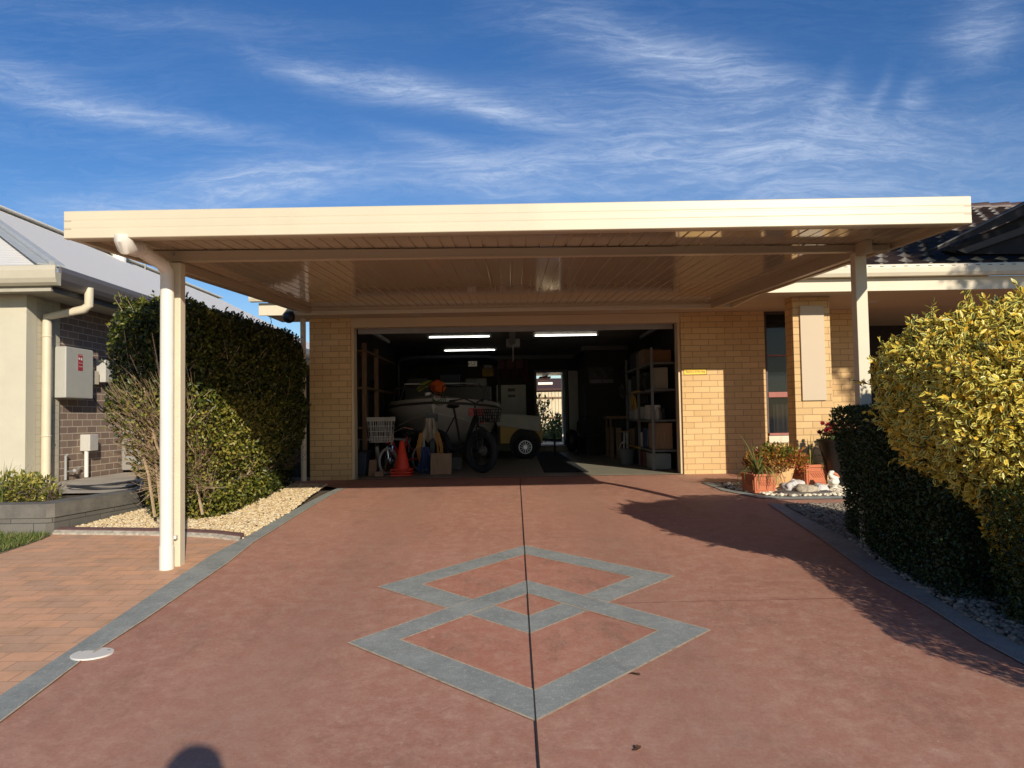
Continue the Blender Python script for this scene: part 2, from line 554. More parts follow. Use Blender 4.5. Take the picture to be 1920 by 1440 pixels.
sl = bpy.data.lights.new('sun', 'SUN'); sl.energy = 5.0; sl.angle = rad(0.53); sl.color = (1.0, 0.90, 0.75)
so = bpy.data.objects.new('sun', sl); C.objects.link(so)
travel = Vector((-math.sin(SUN_AZ) * math.cos(SUN_EL), math.cos(SUN_AZ) * math.cos(SUN_EL), -math.sin(SUN_EL)))
so.rotation_euler = travel.to_track_quat('-Z', 'Y').to_euler(); so.location = (6, -10, 8)

cd = bpy.data.cameras.new('camera'); co = bpy.data.objects.new('camera', cd); C.objects.link(co)
cd.sensor_fit = 'HORIZONTAL'; cd.sensor_width = 36; cd.lens = F / 1920 * 36; cd.clip_start = 0.02; cd.clip_end = 2000
co.matrix_world = Matrix.Translation(CAM) @ CR.to_4x4()
SC.camera = co
SC.view_settings.view_transform = 'Standard'; SC.view_settings.look = 'None'; SC.view_settings.exposure = 0; SC.view_settings.gamma = 1
SC.render.resolution_x = 1024; SC.render.resolution_y = 768

# ------------------------------------------------------------------ materials
# painted concrete
def driveway_mat(name='red_painted_concrete', stops=None, stain=0.5):
    stops = stops or [(0.30, (0.395, 0.182, 0.126)), (0.5, (0.445, 0.216, 0.150)), (0.70, (0.485, 0.252, 0.180))]
    m, nt, b = newmat(name)
    uv = coord(nt, 'UV')
    big = noise(nt, mapping(nt, uv, (1, 0.6, 1)), 0.55, 4, 0.55, 0.2)
    mid = noise(nt, uv, 9, 12, 0.84, 0.3)
    fine = noise(nt, uv, 55, 8, 0.8)
    grit = noise(nt, uv, 260, 4, 0.8)
    col = ramp(nt, big, stops)
    col = mixrgb(nt, ramp(nt, mid, [(0.45, 0.0), (0.68, 0.65)]), col, (0.62, 0.41, 0.295, 1))
    dk = noise(nt, mapping(nt, uv, (1.0, .55, 1), loc=(3, 7, 0)), 2.2, 12, 0.86, 0.25)
    col = mixrgb(nt, ramp(nt, dk, [(0.51, 0.0), (0.64, stain)]), col, (0.27, 0.155, 0.105, 1))
    # pale scuffs and bare aggregate
    sc = noise(nt, uv, 24, 12, 0.85); zone = noise(nt, mapping(nt, uv, loc=(9, 2, 0)), 1.1, 5, 0.7)
    col = mixrgb(nt, math_(nt, 'MULTIPLY', ramp(nt, sc, [(0.55, 0.0), (0.63, 0.85)]), ramp(nt, zone, [(0.45, 0.12), (0.65, 1.0)])), col, (0.62, 0.45, 0.34, 1))
    # tyre-track greying, two bands along the drive
    sx = nd(nt, 'ShaderNodeSeparateXYZ'); nt.links.new(uv, sx.inputs[0])
    for cx in (-1.15, 0.75):
        d = math_(nt, 'ABSOLUTE', math_(nt, 'SUBTRACT', math_(nt, 'ADD', sx.outputs[0], math_(nt, 'MULTIPLY', big, 0.5)), cx + .25))
        f = math_(nt, 'MULTIPLY', ramp(nt, d, [(0.12, 0.30), (0.42, 0.0)]), ramp(nt, mid, [(0.35, 0.3), (0.6, 1.0)]))
        col = mixrgb(nt, f, col, (0.30, 0.185, 0.135, 1))
    vo = nd(nt, 'ShaderNodeTexVoronoi'); vo.inputs['Scale'].default_value = 1.15; vo.inputs['Randomness'].default_value = 1
    nt.links.new(mapping(nt, uv, (1, .5, 1)), vo.inputs['Vector'])
    spot = math_(nt, 'ADD', vo.outputs['Distance'], math_(nt, 'MULTIPLY', fine, 0.13))
    col = mixrgb(nt, ramp(nt, spot, [(0.078, 0.85), (0.095, 0.0)]), col, (0.68, 0.57, 0.49, 1))
    vo2 = nd(nt, 'ShaderNodeTexVoronoi'); vo2.inputs['Scale'].default_value = 0.8
    nt.links.new(mapping(nt, uv, (1, .6, 1), loc=(5.3, 1.7, 0)), vo2.inputs['Vector'])
    spot2 = math_(nt, 'ADD', vo2.outputs['Distance'], math_(nt, 'MULTIPLY', fine, 0.12))
    col = mixrgb(nt, ramp(nt, spot2, [(0.075, 0.7), (0.09, 0.0)]), col, (0.09, 0.05, 0.04, 1))
    g2 = math_(nt, 'ADD', math_(nt, 'MULTIPLY', fine, .45), math_(nt, 'MULTIPLY', grit, .55))
    col = mixrgb(nt, 0.8, col, ramp(nt, g2, [(0.32, 0.18), (0.68, 0.82)]), 'SOFT_LIGHT')
    nt.links.new(col, b.inputs['Base Color'])
    nt.links.new(ramp(nt, mid, [(0.3, 0.55), (0.7, 0.8)]), b.inputs['Roughness'])
    b.inputs['Specular IOR Level'].default_value = 0.3
    bump(nt, b, math_(nt, 'ADD', grit, math_(nt, 'MULTIPLY', fine, 1.2)), 0.4, 0.007)
    return m
M_drive = driveway_mat()

def grey_band_mat(name, worn):
    m, nt, b = newmat(name)
    uv = coord(nt, 'UV')
    n = noise(nt, uv, 4, 10, 0.78); g = noise(nt, uv, 140, 5, 0.85); g2 = noise(nt, mapping(nt, uv, loc=(2, 5, 0)), 6, 12, 0.82)
    g3 = noise(nt, mapping(nt, uv, loc=(4, 1, 0)), 30, 8, 0.8)
    col = ramp(nt, n, [(0.3, (0.20, 0.225, 0.212)), (0.7, (0.37, 0.385, 0.355))])
    col = mixrgb(nt, ramp(nt, g3, [(0.52, 0.0), (0.66, 0.6)]), col, (0.50, 0.49, 0.43, 1))
    col = mixrgb(nt, ramp(nt, mapping_free(nt, uv), [(0.55, 0.0), (0.7, 0.5)]), col, (0.13, 0.135, 0.125, 1))
    col = mixrgb(nt, 0.85, col, ramp(nt, g, [(0.3, 0.12), (0.7, 0.88)]), 'SOFT_LIGHT')
    col = mixrgb(nt, ramp(nt, g2, [(0.57, 0.0), (0.66, worn)]), col, (0.42, 0.235, 0.165, 1))
    nt.links.new(col, b.inputs['Base Color']); b.inputs['Roughness'].default_value = 0.8
    b.inputs['Specular IOR Level'].default_value = 0.25
    bump(nt, b, math_(nt, 'ADD', g, g3), 0.45, 0.007)
    return m
def mapping_free(nt, uv): return noise(nt, mapping(nt, uv, loc=(8, 3, 0)), 2.2, 10, 0.8)
M_band = grey_band_mat('blue_grey_band', 0.12)
M_dia = grey_band_mat('blue_grey_diamond', 0.35)
M_dia_red = driveway_mat('diamond_red', [(0.30, (0.42, 0.17, 0.112)), (0.5, (0.47, 0.198, 0.132)), (0.70, (0.50, 0.225, 0.15))], 0.85)
M_line = plain('bare_concrete_line', (0.50, 0.40, 0.28), 0.85, 0.25, 30, dirt=1.0)
M_joint = plain('dark_joint', (0.03, 0.022, 0.02), 0.9)
M_faint = plain('faint_joint', (0.25, 0.115, 0.08), 0.9, .3, 20)
M_soil = plain('soil', (0.10, 0.075, 0.05), 0.95, 0.4, 9, 0.6, 50)
M_dirt = plain('garden_dirt', (0.22, 0.17, 0.11), 0.95, 0.4, 9, 0.6, 50)
M_paver = brick('clay_paver', (0.70, 0.385, 0.225), (0.56, 0.345, 0.225), (0.40, 0.235, 0.15), 0.236, 0.128, 0.006, 0.85, rad(1.5), 0.5, (0.60, 0.66, 0.62), 4.5, 60)
M_conc = plain('plain_concrete', (0.46, 0.40, 0.31), 0.85, 0.2, 4, 0.3, 120, dirt=0.3)
M_plum = plain('plum_edging', (0.16, 0.085, 0.075), 0.85, 0.3, 14, 0.5, 90, dirt=0.4)
M_edgeworn = plain('weathered_edge', (0.42, 0.38, 0.30), 0.9, 0.5, 18, 0.7, 60, dirt=0.7)
M_cream = brick('cream_brick', (0.70, 0.475, 0.225), (0.60, 0.395, 0.18), (0.37, 0.24, 0.12), 0.24, 0.0862, 0.009, 0.75, 0, 0.55, (0.88, 0.84, 0.8), 0.9, 120)
M_brown = brick('brown_brick', (0.31, 0.225, 0.165), (0.225, 0.16, 0.125), (0.56, 0.475, 0.365), 0.24, 0.092, 0.011, 0.85, 0, 0.5, (0.85, 0.85, 0.9), 1.4, 120)
M_retain = brick('grey_block', (0.185, 0.17, 0.145), (0.14, 0.13, 0.112), (0.075, 0.07, 0.062), 0.42, 0.2, 0.007, 0.92, 0, 0.8, (0.5, 0.5, 0.48), 3, 70)
M_render = plain('cream_render', (0.60, 0.555, 0.42), 0.9, 0.06, 3, 0.5, 220)
M_quoin = brick('painted_brick', (0.56, 0.52, 0.40), (0.53, 0.49, 0.38), (0.44, 0.41, 0.32), 0.24, 0.092, 0.008, 0.85, 0, 0.5)
M_beige = plain('beige_colorbond', (0.63, 0.56, 0.40), 0.38, 0.05, 2, dirt=0.08)
M_beige2 = plain('beige_trim', (0.60, 0.47, 0.29), 0.5, 0.05, 2)
M_beam = plain('beige_beam', (0.46, 0.375, 0.255), 0.42, 0.04, 2)
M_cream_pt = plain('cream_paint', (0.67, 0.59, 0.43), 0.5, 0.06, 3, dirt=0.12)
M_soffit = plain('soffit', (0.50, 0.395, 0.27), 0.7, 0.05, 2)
M_pvc = plain('white_pvc', (0.80, 0.76, 0.66), 0.35, 0.05, 9, dirt=0.15)
M_dp = plain('cream_pipe', (0.66, 0.585, 0.42), 0.5, 0.06, 5)
M_white = plain('white_metal', (0.74, 0.71, 0.64), 0.4, 0.05, 4)
M_offwhite = plain('off_white', (0.50, 0.48, 0.43), 0.6, 0.1, 4)
M_dark = plain('dark_void', (0.025, 0.022, 0.02), 0.8)
M_black = plain('black_plastic', (0.02, 0.02, 0.022), 0.4)
M_rubber = plain('rubber', (0.018, 0.018, 0.02), 0.85, 0.2, 30)
M_mat = plain('rubber_mat', (0.012, 0.013, 0.016), 0.9, 0.3, 30)
M_steel = plain('steel', (0.45, 0.45, 0.46), 0.3, 0.1, 8, metal=0.9)
M_chrome = plain('chrome', (0.75, 0.75, 0.76), 0.12, 0.05, 8, metal=1.0)
M_greymet = plain('grey_metal', (0.33, 0.33, 0.31), 0.55, 0.1, 5)
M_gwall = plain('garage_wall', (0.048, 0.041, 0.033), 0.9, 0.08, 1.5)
M_gceil = plain('garage_ceiling', (0.19, 0.18, 0.16), 0.9, 0.05, 2)
M_timber = plain('timber', (0.22, 0.13, 0.07), 0.75, 0.3, 5, 0.3, 40, stretch=(6, 1, 1))
M_ply = plain('plywood', (0.30, 0.18, 0.10), 0.75, 0.25, 4, stretch=(8, 1, 1))
M_gfloor = plain('garage_floor', (0.27, 0.25, 0.185), 0.55, 0.12, 3, dirt=0.25)

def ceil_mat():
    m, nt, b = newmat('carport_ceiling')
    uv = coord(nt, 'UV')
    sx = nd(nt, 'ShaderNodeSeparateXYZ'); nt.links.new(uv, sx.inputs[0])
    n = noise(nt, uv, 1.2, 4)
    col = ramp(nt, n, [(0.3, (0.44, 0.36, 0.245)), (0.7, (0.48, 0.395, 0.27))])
    nt.links.new(col, b.inputs['Base Color'])
    b.inputs['Roughness'].default_value = 0.075
    b.inputs['Specular IOR Level'].default_value = 0.75
    bump(nt, b, noise(nt, mapping(nt, uv, (1, .25, 1)), 5, 3), 0.10, 0.004)
    return m
M_ceil = ceil_mat()

def corrugated(name, col, period, axis, var=0.06):
    m, nt, b = newmat(name)
    uv = coord(nt, 'UV')
    sx = nd(nt, 'ShaderNodeSeparateXYZ'); nt.links.new(uv, sx.inputs[0])
    s = math_(nt, 'SINE', math_(nt, 'MULTIPLY', sx.outputs[axis], 2 * PI / period))
    n = noise(nt, mapping(nt, uv, (1, 6, 1)), 4, 8, .75)
    c = ramp(nt, n, [(0.3, mul(col, 1 - var * 2)), (0.7, mul(col, 1 + var))])
    nt.links.new(c, b.inputs['Base Color']); b.inputs['Roughness'].default_value = 0.6
    bump(nt, b, s, 0.25, 0.01)
    return m
M_croof = corrugated('pale_corrugated_iron', (0.74, 0.71, 0.65), 0.076, 1)

def tile_mat(name='black_glazed_tile', rough=0.6, spec=0.03):
    m, nt, b = newmat(name)
    n = noise(nt, coord(nt, 'UV'), 3, 5)
    nt.links.new(ramp(nt, n, [(0.3, (0.032, 0.020, 0.014)), (0.7, (0.068, 0.044, 0.031))]), b.inputs['Base Color'])
    b.inputs['Roughness'].default_value = rough; b.inputs['Specular IOR Level'].default_value = spec
    bump(nt, b, noise(nt, coord(nt, 'UV'), 40, 4), 0.15, 0.01)
    return m
M_tilelip = tile_mat('black_glazed_tile_edge', 0.28, 0.9)
M_tile = tile_mat()
M_flatroof = plain('dark_roof_sheet', (0.02, 0.018, 0.017), 0.9)
def pebble_mat(name, stops):
    m, nt, b = newmat(name)
    a = nd(nt, 'ShaderNodeAttribute'); a.attribute_name = 'rnd'
    col = ramp(nt, a.outputs['Fac'], stops)
    n = noise(nt, coord(nt, 'Object'), 60, 4)
    col = mixrgb(nt, 0.5, col, ramp(nt, n, [(0.3, 0.3), (0.7, 0.7)]), 'SOFT_LIGHT')
    nt.links.new(col, b.inputs['Base Color']); b.inputs['Roughness'].default_value = 0.7
    return m
M_gravel = pebble_mat('yellow_gravel', [(0, (0.60, 0.44, 0.22)), (0.4, (0.66, 0.52, 0.30)), (0.75, (0.72, 0.62, 0.43)), (0.95, (0.42, 0.27, 0.13)), (1, (0.35, 0.25, 0.16))])
M_wpeb = pebble_mat('white_pebble', [(0, (0.70, 0.62, 0.46)), (0.5, (0.74, 0.69, 0.55)), (0.85, (0.5, 0.4, 0.28)), (1, (0.2, 0.16, 0.13))])
M_gpeb = pebble_mat('grey_pebble', [(0, (0.22, 0.185, 0.14)), (0.4, (0.32, 0.27, 0.205)), (0.8, (0.13, 0.105, 0.08)), (1, (0.44, 0.39, 0.31))])

M_hedge = leafmat('hedge_leaf', [(0, (0.012, 0.017, 0.004)), (0.3, (0.030, 0.042, 0.008)), (0.65, (0.08, 0.10, 0.015)), (0.88, (0.17, 0.19, 0.028)), (1, (0.30, 0.26, 0.05))], 0.25, 0.4)
M_box = leafmat('box_leaf', [(0, (0.013, 0.027, 0.009)), (0.5, (0.030, 0.058, 0.014)), (0.9, (0.07, 0.11, 0.022)), (1, (0.18, 0.19, 0.04))], 0.2, 0.4)
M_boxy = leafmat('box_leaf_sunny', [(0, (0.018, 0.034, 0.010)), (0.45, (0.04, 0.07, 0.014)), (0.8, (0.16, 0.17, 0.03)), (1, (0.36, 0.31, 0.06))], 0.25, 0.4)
M_varieg = leafmat('variegated_leaf', [(0, (0.06, 0.085, 0.015)), (0.45, (0.14, 0.18, 0.03)), (0.75, (0.24, 0.22, 0.04)), (0.9, (0.55, 0.38, 0.045)), (1.0, (0.60, 0.33, 0.03))], 0.2, 0.34,
                   [(0, (0.74, 0.67, 0.20)), (0.4, (0.79, 0.67, 0.145)), (0.75, (0.80, 0.61, 0.085)), (1.0, (0.74, 0.44, 0.035))])
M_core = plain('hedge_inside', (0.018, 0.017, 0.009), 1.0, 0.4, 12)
M_twig = plain('twig', (0.42, 0.305, 0.185), 0.85, 0.3, 30)
M_twigdk = plain('dark_twig', (0.12, 0.085, 0.05), 0.9, 0.3, 30)
M_grass = leafmat('grass_blade', [(0, (0.07, 0.12, 0.02)), (0.6, (0.14, 0.19, 0.04)), (1, (0.33, 0.29, 0.12))], 0.3, 0.6)
M_spiky = leafmat('strap_leaf', [(0, (0.10, 0.15, 0.045)), (0.6, (0.19, 0.23, 0.06)), (1, (0.42, 0.33, 0.10))], 0.3, 0.45)
M_succ = leafmat('succulent_leaf', [(0, (0.10, 0.13, 0.02)), (0.35, (0.28, 0.22, 0.03)), (0.65, (0.42, 0.17, 0.03)), (1, (0.36, 0.05, 0.04))], 0.25, 0.4)
M_petal = leafmat('red_petal', [(0, (0.28, 0.008, 0.02)), (0.8, (0.50, 0.02, 0.04)), (1, (0.60, 0.09, 0.10))], 0.25, 0.5)
M_stemleaf = leafmat('green_leaf', [(0, (0.03, 0.06, 0.012)), (1, (0.10, 0.15, 0.03))], 0.25, 0.45)
M_terra = plain('terracotta', (0.50, 0.155, 0.07), 0.8, 0.12, 8, 0.2, 90, dirt=0.15)
M_ochre = plain('ochre_ceramic', (0.80, 0.47, 0.21), 0.6, 0.06, 5, 0.2, 60)
M_redtrim = plain('faded_red_frame', (0.33, 0.10, 0.075), 0.55, 0.1, 5)
M_glass = glassmat('window_glass')
M_cone = plain('orange_cone', (0.75, 0.055, 0.02), 0.5, 0.08, 8)
M_yellow = plain('yellow_paint', (0.42, 0.24, 0.03), 0.5, 0.1, 5)
M_sign = plain('yellow_sign', (0.85, 0.55, 0.04), 0.5, 0.03, 5)
M_stone = None

# ------------------------------------------------------------------ GROUND
ysl = [-300, -60, -20] + [-9 + 0.5 * i for i in range(40)]
ysl = [y for y in ysl if y <= 10.9] + [10.95]
b = MB()
for y0, y1 in zip(ysl[:-1], ysl[1:]):
    b.quad((-400, y0, zg(y0) - .03), (400, y0, zg(y0) - .03), (400, y1, zg(y1) - .03), (-400, y1, zg(y1) - .03))
b.quad((-400, 10.95, zg(10.95) - .03), (400, 10.95, zg(10.95) - .03), (400, 900, .6), (-400, 900, .6))
o = obj('ground', b, M_soil); struct(o)

def poly_px(lst): return [gp(*p) for p in lst]
L_out = poly_px([(0, 1308), (133, 1220), (280, 1120), (393, 1045), (453, 1013), (547, 960), (632, 917)])
L_in = poly_px([(0, 1357), (150, 1243), (277, 1160), (427, 1057), (473, 1020), (570, 960), (648, 916)])
R_in = poly_px([(1440, 945), (1465, 962), (1540, 1012), (1640, 1085), (1740, 1140), (1840, 1205), (1905, 1240)])
R_out = poly_px([(1470, 948), (1490, 960), (1590, 1012), (1665, 1070), (1720, 1102), (1815, 1160), (1915, 1212)])
def ext(l, first, yv):           # carry a border line on to y = yv
    a, bb = (l[0], l[1]) if first else (l[-1], l[-2])
    t = (yv - a[1]) / (a[1] - bb[1]); p = (a[0] + (a[0] - bb[0]) * t * .6, yv)
    return [p] + l if first else l + [p]
L_out = ext(L_out, True, -4.0); L_in = ext(L_in, True, -4.0)
R_in = ext(R_in, False, -4.0); R_out = ext(R_out, False, -4.0)

drv = L_in[:-1] + [(L_in[-1][0] - .05, L_in[-1][1]), (-2.6, 10.3), (-3.4, 10.6), (-3.4, 11.19), (9, 11.19), (9, 8.0), (R_in[0][0], 8.0)] + R_in
o = sheet('driveway', drv, 0.004, M_drive); struct(o)

def band(name, A, Bl, dz, mat, n=8, parent=None):
    mb = MB()
    def dense(l):
        out = []
        for p, q in zip(l[:-1], l[1:]):
            for i in range(n): out.append((p[0] + (q[0] - p[0]) * i / n, p[1] + (q[1] - p[1]) * i / n))
        return out + [l[-1]]
    a = dense(A); c = dense(Bl)
    for i in range(len(a) - 1):
        mb.quad(on(*a[i], dz), on(*c[i], dz), on(*c[i + 1], dz), on(*a[i + 1], dz))
    return obj(name, mb, mat, parent)
def off(l, dx): return [(p[0] + dx, p[1]) for p in l]
o = band('driveway_border', L_out, L_in, 0.010, M_band); struct(o)
o = band('border_line', off(L_in, -.003), off(L_in, .008), 0.012, M_line); struct(o)
o = band('driveway_border', R_in, R_out, 0.010, M_band); struct(o)
o = band('border_line', off(R_in, -.007), off(R_in, .003), 0.012, M_line); struct(o)

# diamonds
def zoomp(l): return [gp(600 + x / 2.4, 960 + y / 2.4) for x, y in l]
U_o = zoomp([(921, 155), (268, 340), (943, 550), (1588, 292)]); U_i = zoomp([(924, 192), (455, 330), (940, 475), (1412, 296)])
D_o = zoomp([(933, 315), (135, 595), (972, 945), (1750, 538)]); D_i = zoomp([(936, 370), (355, 582), (967, 815), (1530, 540)])
def grow(q, d):
    cx = sum(p[0] for p in q) / 4; cy = sum(p[1] for p in q) / 4; out = []
    for x, y in q:
        vx, vy = x - cx, y - cy; l = math.hypot(vx, vy); out.append((cx + vx * (1 + d / l), cy + vy * (1 + d / l)))
    return out
def ringdia(name, O, I, dz, mat):
    mb = MB(); k = 10
    def ed(q, i, t): a, c = q[i], q[(i + 1) % 4]; return (a[0] + (c[0] - a[0]) * t, a[1] + (c[1] - a[1]) * t)
    for i in range(4):
        for j in range(k):
            mb.quad(on(*ed(O, i, j / k), dz), on(*ed(I, i, j / k), dz), on(*ed(I, i, (j + 1) / k), dz), on(*ed(O, i, (j + 1) / k), dz))
    o = obj(name, mb, mat); return struct(o)
o = sheet('diamond_field', grow(U_i, .03), 0.0052, M_dia_red); struct(o)
o = sheet('diamond_field', grow(D_i, .03), 0.0061, M_dia_red); struct(o)
ringdia('diamond_outline', grow(U_o, .016), grow(U_i, -.016), 0.0071, M_line)
ringdia('diamond_band', U_o, U_i, 0.0082, M_dia)
ringdia('diamond_outline', grow(D_o, .016), grow(D_i, -.016), 0.0093, M_line)
ringdia('diamond_band', D_o, D_i, 0.0105, M_dia)
j0 = [gp(975, 898), gp(983.5, 1023), gp(993, 1180), gp(1004, 1345), gp(1010.5, 1438)]; j0.append((j0[-1][0] + .06, -2.0))
mb = MB()
for p, q in zip(j0[:-1], j0[1:]):
    for i in range(8):
        a = (p[0] + (q[0] - p[0]) * i / 8, p[1] + (q[1] - p[1]) * i / 8); c = (p[0] + (q[0] - p[0]) * (i + 1) / 8, p[1] + (q[1] - p[1]) * (i + 1) / 8)
        L0, R0, L1, R1 = a[0] - .0032, a[0] + .0032, c[0] - .0032, c[0] + .0032
        mb.quad(on(L0, a[1], .0117), on(R0, a[1], .0117), on(R1, c[1], .0117), on(L1, c[1], .0117))
        mb.quad(on(L0, a[1], .003), on(L0, a[1], .0117), on(L1, c[1], .0117), on(L1, c[1], .003))
        mb.quad(on(R0, a[1], .003), on(R0, a[1], .0117), on(R1, c[1], .0117), on(R1, c[1], .003))
o = obj('expansion_joint', mb, M_joint); struct(o)
for pa, pb in (((1150, 1133), (1690, 1121)), ((1110, 914), (1330, 925))):
    a = gp(*pa); c = gp(*pb)
    a2 = [(a[0] + (c[0] - a[0]) * i / 6, a[1] + (c[1] - a[1]) * i / 6 + random.uniform(-.003, .003)) for i in range(7)]
    mb = MB()
    for p, q in zip(a2[:-1], a2[1:]): mb.quad(on(p[0], p[1] - .002, .007), on(q[0], q[1] - .002, .007), on(q[0], q[1] + .002, .007), on(p[0], p[1] + .002, .007))
    o = obj('shallow_joint', mb, M_faint); struct(o)
a, c = gp(1308, 903), gp(1500, 962)
mb = MB(); mb.quad(on(a[0] - .012, a[1], .013), on(a[0] + .012, a[1], .013), on(c[0] + .012, c[1], .013), on(c[0] - .012, c[1], .013))
# inspection cover
p = gp(173, 1229)
t = thing('inspection_cover', 'round white inspection cover set flush in the blue-grey driveway border', 'cover', on(p[0], p[1], 0))
mb = MB(); mb.lathe([(.100, .004), (.100, .0112), (.096, .0125)], on(*p), 36); obj('lid', mb, M_white, t)
for k in range(3):
    an = 0.6 + k * 2.1
    mb = MB(); mb.lathe([(.009, .0127), (.009, .0137)], on(p[0] + .075 * math.cos(an), p[1] + .075 * math.sin(an)), 8); obj('screw', mb, M_greymet, t)

# left pavers, edging, gravel, grass
edge_px = [(98, 1003), (180, 1004), (260, 1005), (340, 1007), (400, 1010), (448, 1016)]
E = poly_px(edge_px)
pav = L_out[:5] + [(L_out[5][0] - .05, L_out[5][1] - .4)]
pavp = [(-7.5, -4.0)] + L_out[:5] + E[::-1] + poly_px([(40, 1022), (0, 1037)]) + [(-5.0, 5.2), (-7.5, 3.2)]
o = sheet('paved_strip', pavp, 0.005, M_paver); struct(o)
t = thing('garden_edging', 'weathered plum concrete edging strip between clay pavers and yellow gravel', 'edging', on(E[2][0], E[2][1]))
mb = MB()
for p, q in zip(E[:-1], E[1:]):
    mb.hexa([on(p[0], p[1] + .035, 0), on(q[0], q[1] + .035, 0), on(q[0], q[1] + .14, 0), on(p[0], p[1] + .14, 0),
             on(p[0], p[1] + .035, .045), on(q[0], q[1] + .035, .045), on(q[0], q[1] + .14, .05), on(p[0], p[1] + .14, .05)])
obj('kerb_top', mb, M_plum, t, bevel=.01)
mb = MB()
for p, q in zip(E[:-1], E[1:]):
    mb.hexa([on(p[0], p[1], 0), on(q[0], q[1], 0), on(q[0], q[1] + .034, 0), on(p[0], p[1] + .034, 0),
             on(p[0], p[1], .022), on(q[0], q[1], .022), on(q[0], q[1] + .034, .038), on(p[0], p[1] + .034, .038)])
obj('kerb_face', mb, M_edgeworn, t)
gl = [(e[0], e[1] + .14) for e in E] + L_out[5:7] + [(-2.5, 10.4), (-3.9, 10.9), (-4.02, 8.3), (-4.22, 7.15)]
o = sheet('gravel_bed', gl, 0.006, M_dirt); struct(o)
o = pebbles('yellow_gravel', gl, 14000, .0175, M_gravel, .012, 1)
tag(o, 'yellow gravel around the foot of the tall hedge', 'gravel')
gr = poly_px([(-260, 1005), (96, 1006), (60, 1020), (0, 1040), (-260, 1120)])
o = sheet('lawn', gr, 0.006, M_dirt); struct(o)
r = np.random.default_rng(5)
P2 = r.uniform(np.array(gr).min(0), np.array(gr).max(0), (30000, 2)); P2 = P2[inpoly(P2, gr)][:9000]
P3 = np.column_stack([P2, [zg(y) + .005 for y in P2[:, 1]]])
D = r.normal(size=P3.shape) * .55 + np.array([0, 0, 1.0])
o = leaves('grass', P3, D, .06, .007, M_grass, None, 5); o['kind'] = 'stuff'; tag(o, 'short patchy lawn beside the grey block wall', 'grass')

# right beds
B1 = poly_px([(1350, 906), (1356, 917), (1403, 926), (1440, 933), (1480, 934.5), (1640, 932.5)]) + [(6.0, 8.6), (6.0, 9.9), (3.0, 10.0)]
B1in = poly_px([(1314, 906), (1353, 921), (1425, 934.5), (1478, 937), (1640, 935.5)])
o = sheet('pebble_bed', B1, 0.008, M_soil); struct(o)
o = band('bed_border', poly_px([(1350, 906), (1360, 917.5), (1428, 931), (1478, 933.2), (1640, 931)]), poly_px([(1314, 906), (1353, 921), (1425, 935.5), (1478, 938), (1640, 936)]), 0.012, M_band); struct(o)
bp = poly_px([(1356, 909), (1364, 917), (1403, 925), (1440, 931), (1480, 932.5), (1640, 930.5), (1640, 912), (1420, 905)])
o = pebbles('white_pebbles', bp, 2100, .026, M_wpeb, .016, 2); tag(o, 'white and cream pebbles around the porch pots', 'pebbles')
B2 = R_out[:] + [(6.5, -4.0), (6.5, R_out[0][1])]
o = sheet('garden_bed', B2, 0.006, M_soil); struct(o)
gp2 = R_out[:-1] + [(R_out[-2][0] + .1, 3.2), (3.6, 3.2), (3.6, R_out[0][1])]
o = pebbles('grey_pebbles', gp2, 8500, .020, M_gpeb, .012, 3); tag(o, 'grey and tan pebbles under the right hand hedges', 'pebbles')
o = band('bed_border', poly_px([(1487, 952), (1700, 950)]), poly_px([(1487, 957.5), (1700, 956)]), 0.0125, M_band); struct(o)
# flat stepping stone
pp = poly_px([(1452, 929), (1478, 921), (1530, 922), (1565, 929.5), (1530, 931.5), (1470, 931.5)])
mb = MB()
n = len(pp); mb.add([on(*q, .02) for q in pp] + [on(*q, .046) for q in pp], [tuple(range(n))[::-1], tuple(range(n, 2 * n))] + [(i, (i + 1) % n, n + (i + 1) % n, n + i) for i in range(n)])
o = obj('stepping_stone', mb, plain('slate', (0.11, 0.095, 0.08), .8, .2, 6, .3, 50)); tag(o, 'flat dark slate slab in front of the pale rocks', 'slab')
# ------------------------------------------------------------------ HOUSE
WY = 11.2
def X(px, Y=WY): return (px - 960) / F * Y
house = thing('brick_house', 'cream brick house with open double garage, porch pier and black tiled roof', 'house', (0, WY, zg(WY)))
FZ = 0.63
xl0, xl1 = -2.95, X(657.5)
xr0, xr1 = X(1279), 3.70
ZT = 2.985
def part(name, fn, mat, parent=house, **k):
    mb = MB(); fn(mb); return obj(name, mb, mat, parent, **k)
part('wall', lambda m: m.box(xl0, xl1, WY, WY + .30, .5, ZT), M_cream)
part('wall', lambda m: m.box(xl0, xl0 + .25, WY + .30, 19.6, .5, ZT), M_cream)
part('wall', lambda m: m.box(xr0, xr1, WY, WY + .28, .5, ZT), M_cream)
